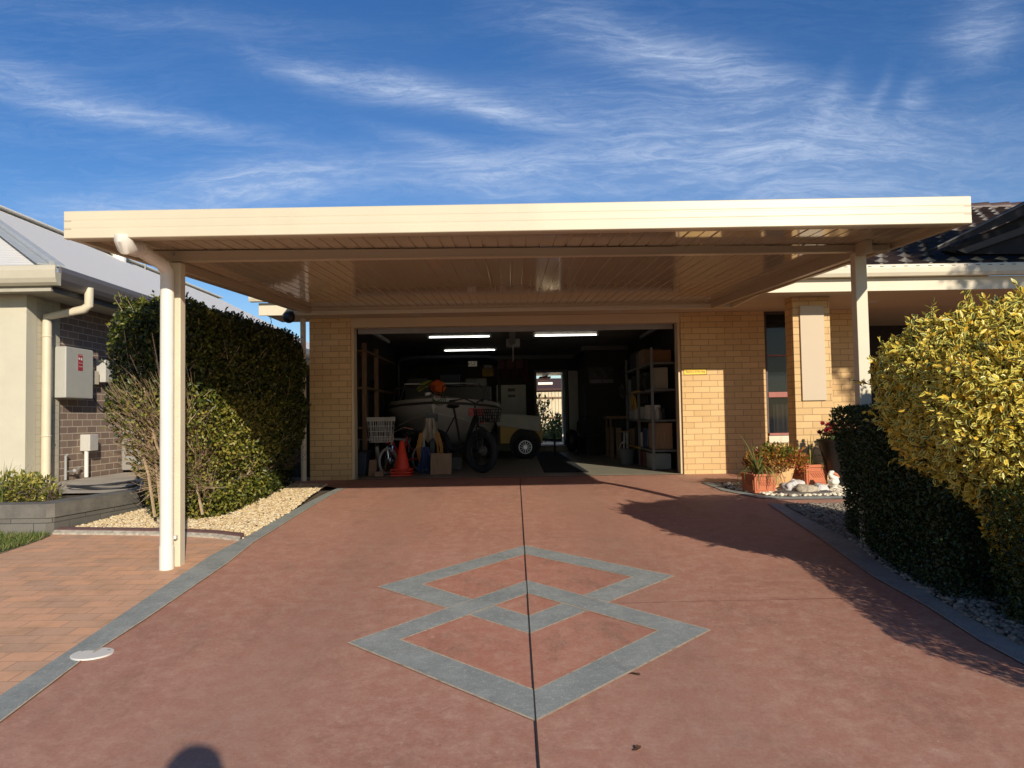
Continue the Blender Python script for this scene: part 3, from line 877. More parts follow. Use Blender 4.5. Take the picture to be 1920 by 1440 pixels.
# window bay between wall and porch
wx0, wx1 = xr1, 4.46
part('wall', lambda m: (m.box(wx0, wx1, WY, WY + .28, .5, 1.06)), M_cream)
part('wall', lambda m: (m.box(wx1, 5.12, WY, WY + .28, .5, ZT), m.box(5.12 - .22, 5.12, WY + .28, 13.4, .5, ZT)), M_cream)
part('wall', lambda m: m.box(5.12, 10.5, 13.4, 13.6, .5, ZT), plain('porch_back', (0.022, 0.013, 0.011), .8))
win = part('window', lambda m: (m.box(wx0, wx0 + .05, WY + .06, WY + .13, 1.2, ZT), m.box(wx1 - .05, wx1, WY + .06, WY + .13, 1.2, ZT),
                                m.box(wx0 + .05, wx1 - .05, WY + .06, WY + .13, 2.945, ZT)), plain('dark_frame', (0.06, 0.03, 0.025), .5))
zs = lambda py: at(1455, py, WY + .05).z
part('sash_bar', lambda m: m.box(wx0 + .051, wx1 - .051, WY + .05, WY + .12, zs(745), zs(735)), M_redtrim, win, bevel=.004)
part('sash_bar', lambda m: m.box(wx0 + .051, wx1 - .051, WY + .05, WY + .12, zs(668), zs(665)), M_redtrim, win)
part('sash_bar', lambda m: m.box(wx0 + .051, wx1 - .051, WY + .05, WY + .12, zs(816), zs(812)), M_redtrim, win)
part('pane', lambda m: m.box(wx0 + .052, wx1 - .052, WY + .085, WY + .091, zs(735), 2.944), M_glass, win)
part('pane', lambda m: m.box(wx0 + .052, wx1 - .052, WY + .085, WY + .091, zs(812), zs(745)), M_glass, win)
part('blind', lambda m: m.box(wx0 + .06, wx1 - .06, WY + .2, WY + .205, zs(734), zs(702)), plain('grey_blind', (0.23, 0.23, 0.22), .9), win)
def curtain(m):
    xs = [wx0 + .17 + .02 * i for i in range(16)]
    pts = [(x, WY + .22 + .018 * math.sin(i * 1.9)) for i, x in enumerate(xs)]
    for p, q in zip(pts[:-1], pts[1:]): m.quad((p[0], p[1], 1.1), (q[0], q[1], 1.1), (q[0], q[1], zs(758)), (p[0], p[1], zs(758)))
part('curtain', curtain, plain('pink_curtain', (0.42, 0.29, 0.24), .9), win, smooth=True)
part('room_wall', lambda m: m.box(wx0 - .1, wx1 + .1, 12.6, 12.7, .6, ZT), M_dark)
part('sill_panel', lambda m: m.box(wx0 + .012, wx1 - .3, WY - .03, WY + .12, 1.062, zs(817)), M_cream_pt, win, bevel=.006)
# pier with panel
PYF, PYB = 9.86, 10.14
px0, px1 = X(1490.5, PYF), X(1560.5, PYF)
pier = part('porch_pier', lambda m: m.box(px0, px1, PYF, PYB, .5, ZT), M_cream, bevel=.004)
part('panel', lambda m: m.box(X(1503, PYF), X(1548, PYF), PYF - .028, PYF - .002, at(1525, 751, PYF).z, at(1525, 573, PYF).z), plain('panel_beige', (0.55, 0.44, 0.30), .6, .03, 2), pier, bevel=.004)
# lintel, jambs, soffits
part('lintel', lambda m: m.box(xl1, xr0, WY + .02, WY + .2, at(960, 609, WY).z, ZT), M_beige2, bevel=.004)
part('garage_jamb', lambda m: m.box(xl1 + .001, xl1 + .04, WY + .04, WY + .25, FZ, at(960, 609, WY).z - .001), M_beige2)
part('garage_jamb', lambda m: m.box(xr0 - .04, xr0 - .001, WY + .04, WY + .25, FZ, at(960, 609, WY).z - .001), M_beige2)
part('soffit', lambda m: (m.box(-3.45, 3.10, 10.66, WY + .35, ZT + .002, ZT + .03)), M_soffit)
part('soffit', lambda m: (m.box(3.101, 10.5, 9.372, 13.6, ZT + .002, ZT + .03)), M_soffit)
def lightfit(m, x, y): m.lathe([(.055, -.012), (.075, -.004), (.075, .002)], (x, y, ZT), 16)
for lx, ly in ((X(782, 10.95), 10.95), (X(1158, 10.95), 10.95), (X(1640, 10.4), 10.4)):
    part('downlight', lambda m: lightfit(m, lx, ly), M_offwhite, smooth=True)
part('fascia', lambda m: m.box(-3.50, 3.06, 10.62, 10.658, 2.965, 3.14), M_cream_pt, bevel=.004)
part('fascia', lambda m: m.box(3.062, 10.5, 9.33, 9.37, 2.962, 3.122), M_cream_pt, bevel=.004)
part('fascia', lambda m: m.box(3.062, 3.099, 9.372, 10.60, 2.965, 3.12), M_cream_pt)
gprof = lambda y: [(y, 3.155), (y, 3.275), (y - .012, 3.282), (y - .022, 3.27), (y - .028, 3.245), (y - .10, 3.235), (y - .125, 3.255), (y - .135, 3.25), (y - .13, 3.20), (y - .115, 3.155)]
gpr = lambda y: [(y, 3.15), (y, 3.20), (y - .09, 3.20), (y - .095, 3.285), (y - .105, 3.292), (y - .117, 3.285), (y - .122, 3.25), (y - .118, 3.19), (y - .10, 3.15)]
part('gutter', lambda m: m.prism([(a_, c_ - .025) for a_, c_ in gpr(9.328)], 'x', 3.06, 10.5), M_cream_pt)
part('gutter', lambda m: m.prism(gpr(10.618), 'x', -3.6, 3.0), M_cream_pt)
def slots(m):
    for i in range(30):
        x = 3.3 + i * .145; m.box(x, x + .045, 9.328 - .1245, 9.328 - .120, 3.237, 3.243)
part('overflow_slot', slots, M_dark)['kind'] = 'stuff'
part('downpipe', lambda m: m.tube([(-3.02, 11.12, .6), (-3.02, 11.12, 2.98)], .04, 10), M_dp, smooth=True)
# tiled roof
def tiles(m, x0, x1, y0, z0, rows, pitch, hipl=False):
    st = .34; cs, sn = math.cos(pitch), math.sin(pitch)
    for r in range(rows):
        xa = x0 + (r * st * cs if hipl else 0); off_ = .15 if r % 2 else 0
        n = int((x1 - xa) / .05)
        def prof(x): return .05 * max(0, math.cos(2 * PI * (x + off_) / .30)) ** 1.3
        base = len(m.v); vs = []; fs = []
        s0, s1 = r * st, (r + 1) * st
        for i in range(n + 1):
            x = xa + i * .05; h = prof(x)
            l = .022 + h; yt_, zt_ = y0 + s0 * cs - l * sn, z0 + s0 * sn + l * cs
            vs.append((x, yt_ + .002, zt_ - .022 - h * .75)); vs.append((x, yt_, zt_))
            s = s1 + .02; vs.append((x, y0 + s * cs - h * .8 * sn, z0 + s * sn + h * .8 * cs))
        for i in range(n):
            a, c = i * 3, i * 3 + 3
            fs.append((a, c, c + 1, a + 1)); fs.append((a + 1, c + 1, c + 2, a + 2))
        m.add(vs, fs)
PT = rad(22)
roof = part('roof', lambda m: tiles(m, 3.0, 10.5, 9.27, 3.225, 16, PT), [M_tile, M_tilelip], smooth=True)
roof.data.polygons.foreach_set('material_index', [1 - (i % 2) for i in range(len(roof.data.polygons))])
part('roof', lambda m: tiles(m, -3.6, 3.0, 10.56, 3.25, 15, PT, True), M_tile, roof, smooth=True)
zr = 3.225 + 16 * .34 * math.sin(PT); yr = 9.27 + 16 * .34 * math.cos(PT)
def ridge(m):
    x = 1.0
    while x < 10.4:
        m.tube([(x, yr, zr + .0), (x + .40, yr, zr + .012)], [.10, .115], 10); x += .38
part('ridge_cap', ridge, plain('ridge_tile', (0.09, 0.055, 0.045), .5), roof, smooth=True)
part('roof', lambda m: m.hexa([(-3.4, 15.5, 5.1), (10.5, 14.6, 5.25), (10.5, 20.2, 3.1), (-3.4, 20.2, 3.1), (-3.4, 15.5, 5.15), (10.5, 14.6, 5.3), (10.5, 20.2, 3.15), (-3.4, 20.2, 3.15)]), M_tile, roof)
# raking gable over the entry
def P86(px, py, Y=9.30): return at(px, py, Y)
def rakeboard(m, pts, Y, t):
    q = [at(a, c, Y) for a, c in pts]; m.hexa([(p.x, Y, p.z) for p in q] + [(p.x, Y + t, p.z) for p in q])
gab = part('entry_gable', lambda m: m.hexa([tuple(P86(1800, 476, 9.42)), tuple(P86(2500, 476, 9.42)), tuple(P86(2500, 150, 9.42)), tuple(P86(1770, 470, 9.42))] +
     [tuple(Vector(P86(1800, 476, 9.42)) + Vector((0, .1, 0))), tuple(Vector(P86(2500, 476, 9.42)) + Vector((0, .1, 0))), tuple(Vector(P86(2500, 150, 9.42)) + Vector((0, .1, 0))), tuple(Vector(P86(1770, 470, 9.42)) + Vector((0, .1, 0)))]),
     plain('gable_shade', (0.018, 0.015, 0.014), .9))  # dark sheet standing in for the shaded roof tiles here
part('barge_board', lambda m: rakeboard(m, [(1758, 468), (2500, 176), (2500, 97), (1760, 464)], 9.30, .04), plain('barge_shade_grey', (0.022, 0.018, 0.016), .8), gab)  # shade on the board is painted into its dark colour
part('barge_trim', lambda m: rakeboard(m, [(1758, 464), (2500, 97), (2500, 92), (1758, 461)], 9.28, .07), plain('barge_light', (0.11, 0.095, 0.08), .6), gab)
part('barge_fascia', lambda m: rakeboard(m, [(1812, 475), (2500, 238), (2500, 216), (1795, 469)], 9.36, .04), plain('barge_shade_beige', (0.06, 0.05, 0.04), .8), gab)  # beige board coloured near black to carry its shade
def slabp(m):
    a, c = P86(1758, 463), P86(2500, 94)
    m.hexa([(a.x, 9.32, a.z - .03), (c.x, 9.32, c.z - .03), (c.x, 11.0, c.z - .03), (a.x, 9.5, a.z - .03), (a.x, 9.32, a.z), (c.x, 9.32, c.z), (c.x, 11.0, c.z), (a.x, 9.5, a.z)])
part('gable_roof', slabp, M_flatroof, gab)
# security light under the left eave
part('security_light', lambda m: (m.ball((X(541, 10.4), 10.42, at(541, 594, 10.4).z), .085, n=14), m.tube([(X(541, 10.4), 10.42, at(541, 594, 10.4).z), (X(541, 10.4), 10.6, 3.0)], .02, 6)), M_black, smooth=True)
# yellow sign on the wall
sg = thing('wall_sign', 'small yellow sign with black lettering on the cream brick beside the garage', 'sign', (X(1303), WY, at(1303, 697, WY).z))
sa, sb = at(1283, 703, WY - .01), at(1325, 690.5, WY - .01)
part('plate', lambda m: m.box(sa.x, sb.x, WY - .012, WY - .002, sa.z, sb.z), M_sign, sg)
part('border', lambda m: (m.box(sa.x, sb.x, WY - .0145, WY - .0125, sb.z - .006, sb.z), m.box(sa.x, sb.x, WY - .0145, WY - .0125, sa.z, sa.z + .005), m.box(sb.x - .006, sb.x, WY - .0145, WY - .0125, sa.z + .005, sb.z - .006)), M_black, sg)
textobj('lettering', 'Beware of the dog', .040, ((sa.x + sb.x) / 2, WY - .0135, (sa.z + sb.z) / 2 - .002), M_black, sg, sx=.92)
# black side gate in the gap left of the garage
sgt = thing('side_gate', 'dark side gate in the gap between tall hedge and garage pillar', 'gate', (-3.35, 11.6, .62))
part('gate_panel', lambda m: [m.box(-3.75 + .1 * i, -3.66 + .1 * i, 11.6, 11.62, .65, 2.3) for i in range(7)], M_dark, sgt)
for z in (.9, 2.0): part('rail', lambda m: m.box(-3.76, -3.04, 11.621, 11.66, z, z + .1), M_dark, sgt)
part('gate_post', lambda m: m.box(-3.03, -2.97, 11.55, 11.62, .6, 2.4), M_greymet, sgt)

# ------------------------------------------------------------------ CARPORT
YF = 5.12; YP = 5.82; YB = 10.6
cx0, cx1 = at(120, 415, YF).x, at(1821, 388, YF).x
zc = lambda y: 2.787 + .0475 * (y - YF)
cp = thing('carport', 'cream flat-roofed carport over the red driveway with two slim posts', 'carport', (0, YP, zg(YP)))
fz0, fz1 = 2.750, 2.936
def fasc(m):
    h = fz1 - fz0
    prof = [(YF + .05, fz0), (YF + .004, fz0), (YF, fz0 + .004), (YF, fz0 + .28 * h), (YF + .0012, fz0 + .31 * h), (YF + .0012, fz0 + .36 * h), (YF, fz0 + .40 * h),
            (YF, fz0 + .58 * h), (YF + .0012, fz0 + .60 * h), (YF + .0012, fz0 + .65 * h), (YF, fz0 + .68 * h), (YF, fz1 - .006), (YF + .006, fz1), (YF + .05, fz1), (YF + .05, fz1 - .02), (YF + .02, fz1 - .03), (YF + .02, fz0 + .02), (YF + .05, fz0 + .01)]
    m.prism(prof, 'x', cx0, cx1)
part('fascia', fasc, M_beige, cp)
def deckf(m):
    xs = []; x = cx0 + .05; k = 0
    while x < cx1 - .05:
        x2 = min(x + .106, cx1 - .05); d = .022 if k % 2 else .012
        xs += [(x, 0.0), (x2 - d, 0.0), (x2 - d + .003, .008), (x2 - .003, .008)]; x = x2; k += 1
    xs.append((cx1 - .05, 0.0)); n = len(xs); ya = YF + .12
    vs = [(a, ya, zc(ya) + h) for a, h in xs] + [(a, YB, zc(YB) + h) for a, h in xs]
    vs += [(cx0 + .05, ya, zc(YF) + .1), (cx1 - .05, ya, zc(YF) + .1), (cx1 - .05, YB, zc(YB) + .1), (cx0 + .05, YB, zc(YB) + .1)]
    t = 2 * n
    fs = [(i, i + 1, n + i + 1, n + i) for i in range(n - 1)]
    fs += [(t, t + 3, t + 2, t + 1), tuple(range(n)) + (t + 1, t), tuple(range(n, 2 * n)) + (t + 2, t + 3), (0, t, t + 3, n), (n - 1, 2 * n - 1, t + 2, t + 1)]
    m.add(vs, fs)
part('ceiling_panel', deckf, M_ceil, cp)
part('gutter_tray', lambda m: m.box(cx0 + .051, cx1 - .051, YF + .051, YF + .119, fz0 + .004, fz0 + .03), M_beam, cp)
def side(m, xa, xb):
    m.hexa([(xa, YF + .001, fz0 + .002), (xb, YF + .001, fz0 + .002), (xb, YB, zc(YB) - .03), (xa, YB, zc(YB) - .03), (xa, YF + .001, fz1 - .01), (xb, YF + .001, fz1 - .01), (xb, YB, zc(YB) + .14), (xa, YB, zc(YB) + .14)])
part('side_channel', lambda m: side(m, cx0 + .001, cx0 + .049), M_beam, cp)
part('side_channel', lambda m: side(m, cx1 - .049, cx1 - .001), M_beam, cp)
def rail_(m, xa, xb, d):
    y0 = YP + .09
    m.hexa([(xa, y0, zc(y0) - d), (xb, y0, zc(y0) - d), (xb, YB - .07, zc(YB) - d), (xa, YB - .07, zc(YB) - d), (xa, y0, zc(y0) - .002), (xb, y0, zc(y0) - .002), (xb, YB - .07, zc(YB) - .002), (xa, YB - .07, zc(YB) - .002)])
part('side_rail', lambda m: rail_(m, -2.80, -2.745, .075), M_beam, cp)
part('side_rail', lambda m: rail_(m, 2.755, 2.81, .10), M_beam, cp)
part('rear_channel', lambda m: m.box(cx0 + .05, cx1 - .05, YB - .06, YB - .002, zc(YB) - .035, zc(YB) - .002), M_beam, cp)
YR = 6.1
bx0, bx1 = X(266, YP), X(1672, YR)
def beamf(m):
    z1 = zc(YP) - .006; z0 = at(960, 487, YP).z
    def sl(ya, yb, a0, a1, c0, c1):
        m.hexa([(bx0, YP + ya, a0), (bx1, YR + ya, c0), (bx1, YR + yb, c0), (bx0, YP + yb, a0), (bx0, YP + ya, a1), (bx1, YR + ya, c1), (bx1, YR + yb, c1), (bx0, YP + yb, a1)])
    zr1 = zc(YR) - .006; zr0 = at(1672, 471, YR).z; z0 = at(266, 491, YP).z
    sl(0, .06, z0, z1, zr0, zr1)
    sl(-.006, -.001, z0 + .001, z0 + .012, zr0 + .001, zr0 + .012); sl(-.006, -.001, z1 - .015, z1 - .003, zr1 - .015, zr1 - .003)
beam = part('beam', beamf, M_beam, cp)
for bx, by in ((X(323, YP), YP), (X(1617, YR), YR - .008)):
    part('bolt', lambda m: m.disc((bx, by - .004, at(960, 466, by).z), (0, 1, 0), .013, .012, 10), M_greymet, beam)
part('end_cap', lambda m: m.box(bx1 + .001, bx1 + .03, YR - .004, YR + .064, at(1672, 472, YR).z, zc(YR) - .004), M_beam, beam)
zb = at(330, 492, YP).z - .004
lx1 = X(339, YP); lx0 = lx1 - .09
part('post', lambda m: m.box(lx0, lx1, YP - .015, YP + .075, zg(YP) - .02, zb), M_cream_pt, cp, bevel=.005)
rx0 = X(1610, YR); zbr = at(1617, 473, YR).z - .002
part('post', lambda m: m.box(rx0, rx0 + .092, YR - .018, YR + .075, zg(YR) - .02, zbr), M_cream_pt, cp, bevel=.005)
dx, dy = X(313, 5.74), 5.735
e = at(232, 455, 5.16)
def dpf(m):
    q = at(258, 466, 5.38)
    b0 = Vector((dx, dy, 2.61)); top = Vector(at(290, 486, 5.62))
    pts = [q, top, Vector(at(306, 497, 5.69)), Vector(at(313, 510, dy)), (dx, dy, 2.50), (dx, dy, zg(dy) + .17)]
    m.tube(pts, .049, 18)
dpp = part('downpipe', dpf, M_pvc, cp, smooth=True)
def elbow(m):
    a = Vector((e.x, e.y, fz0 + .02)); q = Vector(at(258, 466, 5.38))
    c1 = Vector((e.x, e.y, e.z)); 
    pts = [a, c1 + Vector((0, 0, .02)), c1 + (q - c1) * .18 + Vector((0, 0, -.018)), c1 + (q - c1) * .5 + Vector((0, 0, -.01)), q + (q - c1) * .15]
    m.tube(pts, [.062, .062, .062, .06, .057], 18)
    d = (q - c1).normalized()
    for k in (.72, .95): m.ring(c1 + (q - c1) * k, d, .056, .008, 18, 6)
part('elbow', elbow, M_pvc, dpp, smooth=True)
part('base_sleeve', lambda m: m.tube([(dx, dy, zg(dy) - .02), (dx, dy, zg(dy) + .175)], .053, 18), M_pvc, dpp, smooth=True)
part('pipe_bracket', lambda m: m.box(dx - .054, dx + .06, dy + .02, dy + .052, zg(dy) + .22, zg(dy) + .245), M_white, dpp)
# ribs of the roof deck seen above the beam are the grooves of the ceiling panel
# ------------------------------------------------------------------ NEIGHBOUR
NX = -5.95; TZ = 0.77
nb = thing('neighbouring_house', 'neighbouring house with cream rendered front, brown brick side and pale iron roof', 'house', (NX, 9.4, TZ))
NS = 3.11
part('wall', lambda m: m.box(-14, NX, 9.40, 9.6, .5, NS), M_render, nb)
part('wall', lambda m: m.box(NX - .2, NX - .003, 9.601, 10.10, .5, NS), M_quoin, nb)
part('wall', lambda m: m.box(NX - .22, NX - .02, 10.101, 26, .5, NS), M_brown, nb)
part('wall', lambda m: m.box(NX - .2, NX - .0, 9.9, 10.10, .5, NS), M_quoin, nb)
part('soffit', lambda m: m.box(-14, -5.50, 9.12, 26, NS + .002, NS + .03), plain('n_soffit', (0.42, 0.39, 0.31), .7), nb)
part('fascia', lambda m: m.box(-14, -5.46, 9.08, 9.118, NS - .02, NS + .15), plain('n_fascia', (0.40, 0.37, 0.29), .6), nb)
part('fascia', lambda m: m.box(-5.498, -5.46, 9.12, 26, NS - .02, NS + .15), plain('n_fascia_dark', (0.075, 0.07, 0.068), .5), nb)
npr = [(0, .0), (0, .15), (-.085, .15), (-.09, .225), (-.1, .235), (-.115, .225), (-.125, .17), (-.115, .08), (-.09, .03), (-.05, 0)]
part('gutter', lambda m: m.prism([(9.079 + a, NS + .04 + c) for a, c in npr], 'x', -14, -5.34), plain('n_gutter', (0.52, 0.475, 0.36), .45, .05), nb)
part('gutter', lambda m: m.prism([(-5.459 - a, NS + .04 + c) for a, c in npr], 'y', 9.08, 26), plain('n_gutter_side', (0.13, 0.115, 0.11), .4, .05), nb)
nslope = .51; NR = 4.9
e0 = Vector((-5.40, 9.02, NS + .25)); r0 = Vector((-5.4 - NR, 9.02 + NR, NS + .25 + nslope * NR))
nroof = part('roof', lambda m: m.add([tuple(e0), (-5.40, 27, e0.z), (r0.x, 27, r0.z), tuple(r0), (-5.4 - 2 * NR, 9.02, e0.z),
     tuple(e0 - Vector((0, 0, .02))), (-5.40, 27, e0.z - .02)], [(0, 1, 2, 3), (0, 3, 4), (0, 5, 6, 1)]), M_croof, nb)
part('hip_cap', lambda m: (m.bar(e0 + Vector((-.05, .05, .04)), r0 + Vector((0, 0, .02)), .30, .02), m.tube([e0 + Vector((-.04, .04, .06)), r0 + Vector((0, 0, .05))], .035, 8)), plain('hip_metal', (0.40, 0.42, 0.42), .45), nroof)
part('ridge_cap', lambda m: m.bar(r0 + Vector((0, 0, .02)), (r0.x, 27, r0.z + .02), .35, .03), M_croof, nroof)
# roof ventilator and aerial on the far slope
vq = at(226, 478, 17.0); vx = -10.15; vy = 16.2
vt = Vector((vx, vy, 0)); 
def rz(x): return NS + .25 + nslope * (-5.4 - x)
vx = at(224, 478, 19.5).x; vv = Vector((vx, 19.5, rz(vx)))
part('roof_ventilator', lambda m: (m.lathe([(.16, -.1), (.16, .12)], vv, 14), m.lathe([(.16, .1), (.27, .18), (.30, .3), (.25, .42), (.1, .48)], vv, 14)), M_white, nb)
ax = at(272, 500, 21.0).x; av = Vector((ax, 21, rz(ax)))
part('roof_aerial', lambda m: (m.tube([av, av + Vector((0, 0, .62))], .018, 6), m.bar(av + Vector((-.35, 0, .55)), av + Vector((.35, 0, .6)), .02, .02), m.bar(av + Vector((-.2, -.2, .45)), av + Vector((-.2, .2, .45)), .015, .015), m.bar(av + Vector((.1, -.2, .5)), av + Vector((.1, .2, .5)), .015, .015)), M_greymet, nb)
# downpipe
def ndp(m):
    a = at(156, 536, 9.72)
    q = [Vector((-5.36, 9.72, NS + .12)), Vector((-5.36, 9.72, NS - .10)), Vector((-5.42, 9.72, NS - .15)), Vector((NX + .06, 9.72, NS - .24)), Vector((NX + .06, 9.72, NS - .34)), Vector((NX + .06, 9.72, TZ - .05))]
    m.tube(q, .055, 14)
nd_ = part('downpipe', ndp, M_dp, nb, smooth=True)
for z in (2.62, 1.36): part('pipe_clip', lambda m: m.ring((NX + .06, 9.72, z), (0, 0, 1), .055, .009, 14, 6), M_dp, nd_)
# meter box etc on the brown wall
mbx = part('meter_box', lambda m: m.box(NX - .02, NX + .16, 9.97, 10.62, 1.85, 2.52), plain('meter_grey', (0.44, 0.43, 0.375), .5, .04), nb, bevel=.012)
lb = part('warning_label', lambda m: m.box(NX + .1605, NX + .163, 10.245, 10.355, 2.22, 2.44), plain('label_red', (0.35, 0.03, 0.04), .6), mbx)
for q_ in ((10.255, 10.345, 2.425, 2.43), (10.255, 10.285, 2.365, 2.395), (10.305, 10.34, 2.36, 2.395), (10.26, 10.34, 2.32, 2.325), (10.26, 10.345, 2.27, 2.276)):
    part('label_print', lambda m: m.box(NX + .1632, NX + .164, *q_), M_white, lb)
part('isolator_box', lambda m: m.box(NX - .02, NX + .08, 10.78, 10.92, 2.06, 2.25), M_dp, nb, bevel=.006)
part('isolator_box', lambda m: m.box(NX - .02, NX + .13, 11.0, 11.2, 2.10, 2.42), M_offwhite, nb, bevel=.006)
part('solar_cable', lambda m: m.tube([(NX, 10.82, 2.05), (NX + .03, 10.85, 1.88), (NX + .04, 11.0, 1.76), (NX + .03, 11.12, 1.72), (NX + .03, 11.22, 1.86), (NX + .02, 11.25, 2.1)], .012, 6), M_black, nb)
part('junction_box', lambda m: m.box(NX - .02, NX + .12, 10.62, 10.84, 1.13, 1.36), M_offwhite, nb, bevel=.01)
part('conduit', lambda m: m.tube([(NX + .05, 10.66, 1.13), (NX + .05, 10.66, TZ)], .028, 10), M_white, nb, smooth=True)
part('tap_pipe', lambda m: (m.tube([(NX + .03, 10.20, TZ), (NX + .03, 10.20, 1.08), (NX + .03, 10.24, 1.1)], .018, 8), m.tube([(NX + .03, 10.21, .88), (NX + .05, 10.4, .87), (NX + .03, 10.55, .92)], .012, 6), m.ball((NX + .06, 10.36, .88), .03, n=10, m=6)), M_greymet, nb, smooth=True)
cdn = thing('condenser_unit', 'louvred grey air conditioner unit against the brown brick wall', 'air conditioner', (NX + .2, 11.9, TZ))
part('casing', lambda m: m.box(NX + .05, NX + .38, 11.62, 12.5, TZ + .03, TZ + .82), plain('condenser', (0.28, 0.27, 0.25), .6), cdn, bevel=.012)
for i in range(5): part('louvre', lambda m: m.box(NX + .12, NX + .3, 11.605, 11.619, TZ + .12 + .13 * i, TZ + .15 + .13 * i), M_dark, cdn)
# terrace, retaining wall
rc = Vector((-4.25, 7.1, 0)); re = Vector((-3.98, 8.9, 0))
rw = thing('retaining_wall', 'low grey block retaining wall stepping round the corner beside the lawn', 'wall', (rc.x, rc.y, zg(7.1)))
def bendbox(m, z0, z1, o, t):
    pts_o = [(-9, 7.13 - o), (rc.x + o - .05, rc.y - o), (rc.x + o, rc.y - o + .05), (re.x + o, re.y), (re.x + o + .1, 11.5)]
    pts_i = [(-9, 7.13 - o + t), (rc.x + o - t, rc.y - o + t), (rc.x + o - t, rc.y - o + t + .02), (re.x + o - t, re.y), (re.x + o + .1 - t, 11.5)]
    for i in range(4):
        a, c, d, f = pts_o[i], pts_o[i + 1], pts_i[i + 1], pts_i[i]
        m.hexa([(a[0], a[1], z0), (c[0], c[1], z0), (d[0], d[1], z0), (f[0], f[1], z0), (a[0], a[1], z1), (c[0], c[1], z1), (d[0], d[1], z1), (f[0], f[1], z1)])
part('block_course', lambda m: bendbox(m, .3, .646, 0, .2), M_retain, rw)
part('capping', lambda m: bendbox(m, .648, .775, .012, .23), plain('block_cap', (0.15, 0.138, 0.118), .95, .35, 5, .6, 60, dirt=.4), rw)
terr = [(-14, 7.32), (rc.x - .2, rc.y + .2), (re.x - .2, re.y), (re.x - .1, 11.5), (re.x - .1, 30), (-14, 30)]
o = sheet('terrace', [(-5.9, 8.3), (rc.x - .15, 8.3), (re.x - .17, re.y), (re.x - .08, 11.5), (re.x - .1, 30), (-5.9, 30)], .762, M_conc, flat=0); struct(o)
o = sheet('terrace_bed', [(-14, 7.32), (rc.x - .2, rc.y + .2), (re.x - .32, 8.3), (re.x - .3, 11.5), (-14, 11.5)], .735, M_soil, flat=0); struct(o)
hz = thing('garden_hose', 'black hose loop lying on the terrace edge beside the tall hedge', 'hose', (-4.5, 9.0, .78))
part('hose', lambda m: m.tube([(-4.75 + .001 * 0 + .38 * math.cos(a), 8.95 + .30 * math.sin(a), .785 + .02 * math.sin(2 * a)) for a in [i * .28 for i in range(24)]], .016, 7), M_black, hz, smooth=True)
# ------------------------------------------------------------------ GARAGE ROOM
GB = 19.5; GC = 3.06
o = sheet('garage_floor', [(-2.7, WY + .06), (2.72, WY + .06), (2.72, 19.9), (-2.7, 19.9)], .632, M_gfloor, flat=0); struct(o)
o = sheet('garage_threshold', [(xl1, WY - .005), (xr0, WY - .005), (xr0, WY + .058), (xl1, WY + .058)], .636, plain('pale_threshold', (0.62, 0.55, 0.40), .8), flat=0); struct(o)
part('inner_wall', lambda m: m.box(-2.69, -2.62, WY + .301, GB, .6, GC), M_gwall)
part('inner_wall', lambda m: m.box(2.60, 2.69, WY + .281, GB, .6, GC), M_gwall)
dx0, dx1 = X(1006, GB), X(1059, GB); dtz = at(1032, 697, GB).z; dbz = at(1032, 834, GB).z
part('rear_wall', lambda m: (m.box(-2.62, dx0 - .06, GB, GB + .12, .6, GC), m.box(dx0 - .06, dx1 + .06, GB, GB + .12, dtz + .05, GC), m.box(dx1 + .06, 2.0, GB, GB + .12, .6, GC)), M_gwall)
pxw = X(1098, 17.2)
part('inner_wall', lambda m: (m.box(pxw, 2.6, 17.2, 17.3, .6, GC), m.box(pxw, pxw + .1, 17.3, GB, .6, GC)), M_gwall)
part('cornice', lambda m: (m.box(-2.6, pxw, GB - .09, GB - .002, GC - .1, GC - .002), m.box(pxw - .02, 2.59, 17.11, 17.198, GC - .1, GC - .002), m.box(pxw - .09, pxw - .02, 17.2, GB - .1, GC - .1, GC - .002)), M_gceil)
part('garage_ceiling', lambda m: m.box(-2.9, 2.75, WY + .31, GB + .12, GC, GC + .04), M_gceil)
dr = part('rear_door_frame', lambda m: (m.box(dx0 - .06, dx0, GB - .03, GB + .13, dbz, dtz + .05), m.box(dx1, dx1 + .06, GB - .03, GB + .13, dbz, dtz + .05), m.box(dx0, dx1, GB - .03, GB + .13, dtz, dtz + .05)), M_gceil)
part('door_leaf', lambda m: m.box(X(1066, GB - .3), X(1087, GB - .3), GB - .32, GB - .28, dbz, dtz), M_offwhite, dr, bevel=.005)
part('door_handle', lambda m: m.tube([(X(1083, 19), GB - .33, 1.75), (X(1083, 19), GB - .37, 1.75), (X(1078, 19), GB - .37, 1.75)], .012, 6), M_steel, dr)
part('door_step', lambda m: m.box(dx0 - .1, dx1 + .35, GB - .35, GB - .002, .633, dbz - .01), M_conc)
part('hall_wall', lambda m: (m.box(dx0 - .12, dx0 - .05, GB + .13, 21.2, .6, 3.0), m.box(dx1 + .05, dx1 + .12, GB + .13, 21.2, .6, 3.0), m.box(dx0 - .12, dx1 + .12, GB + .13, 21.2, dtz + .08, dtz + .12)), M_gwall)
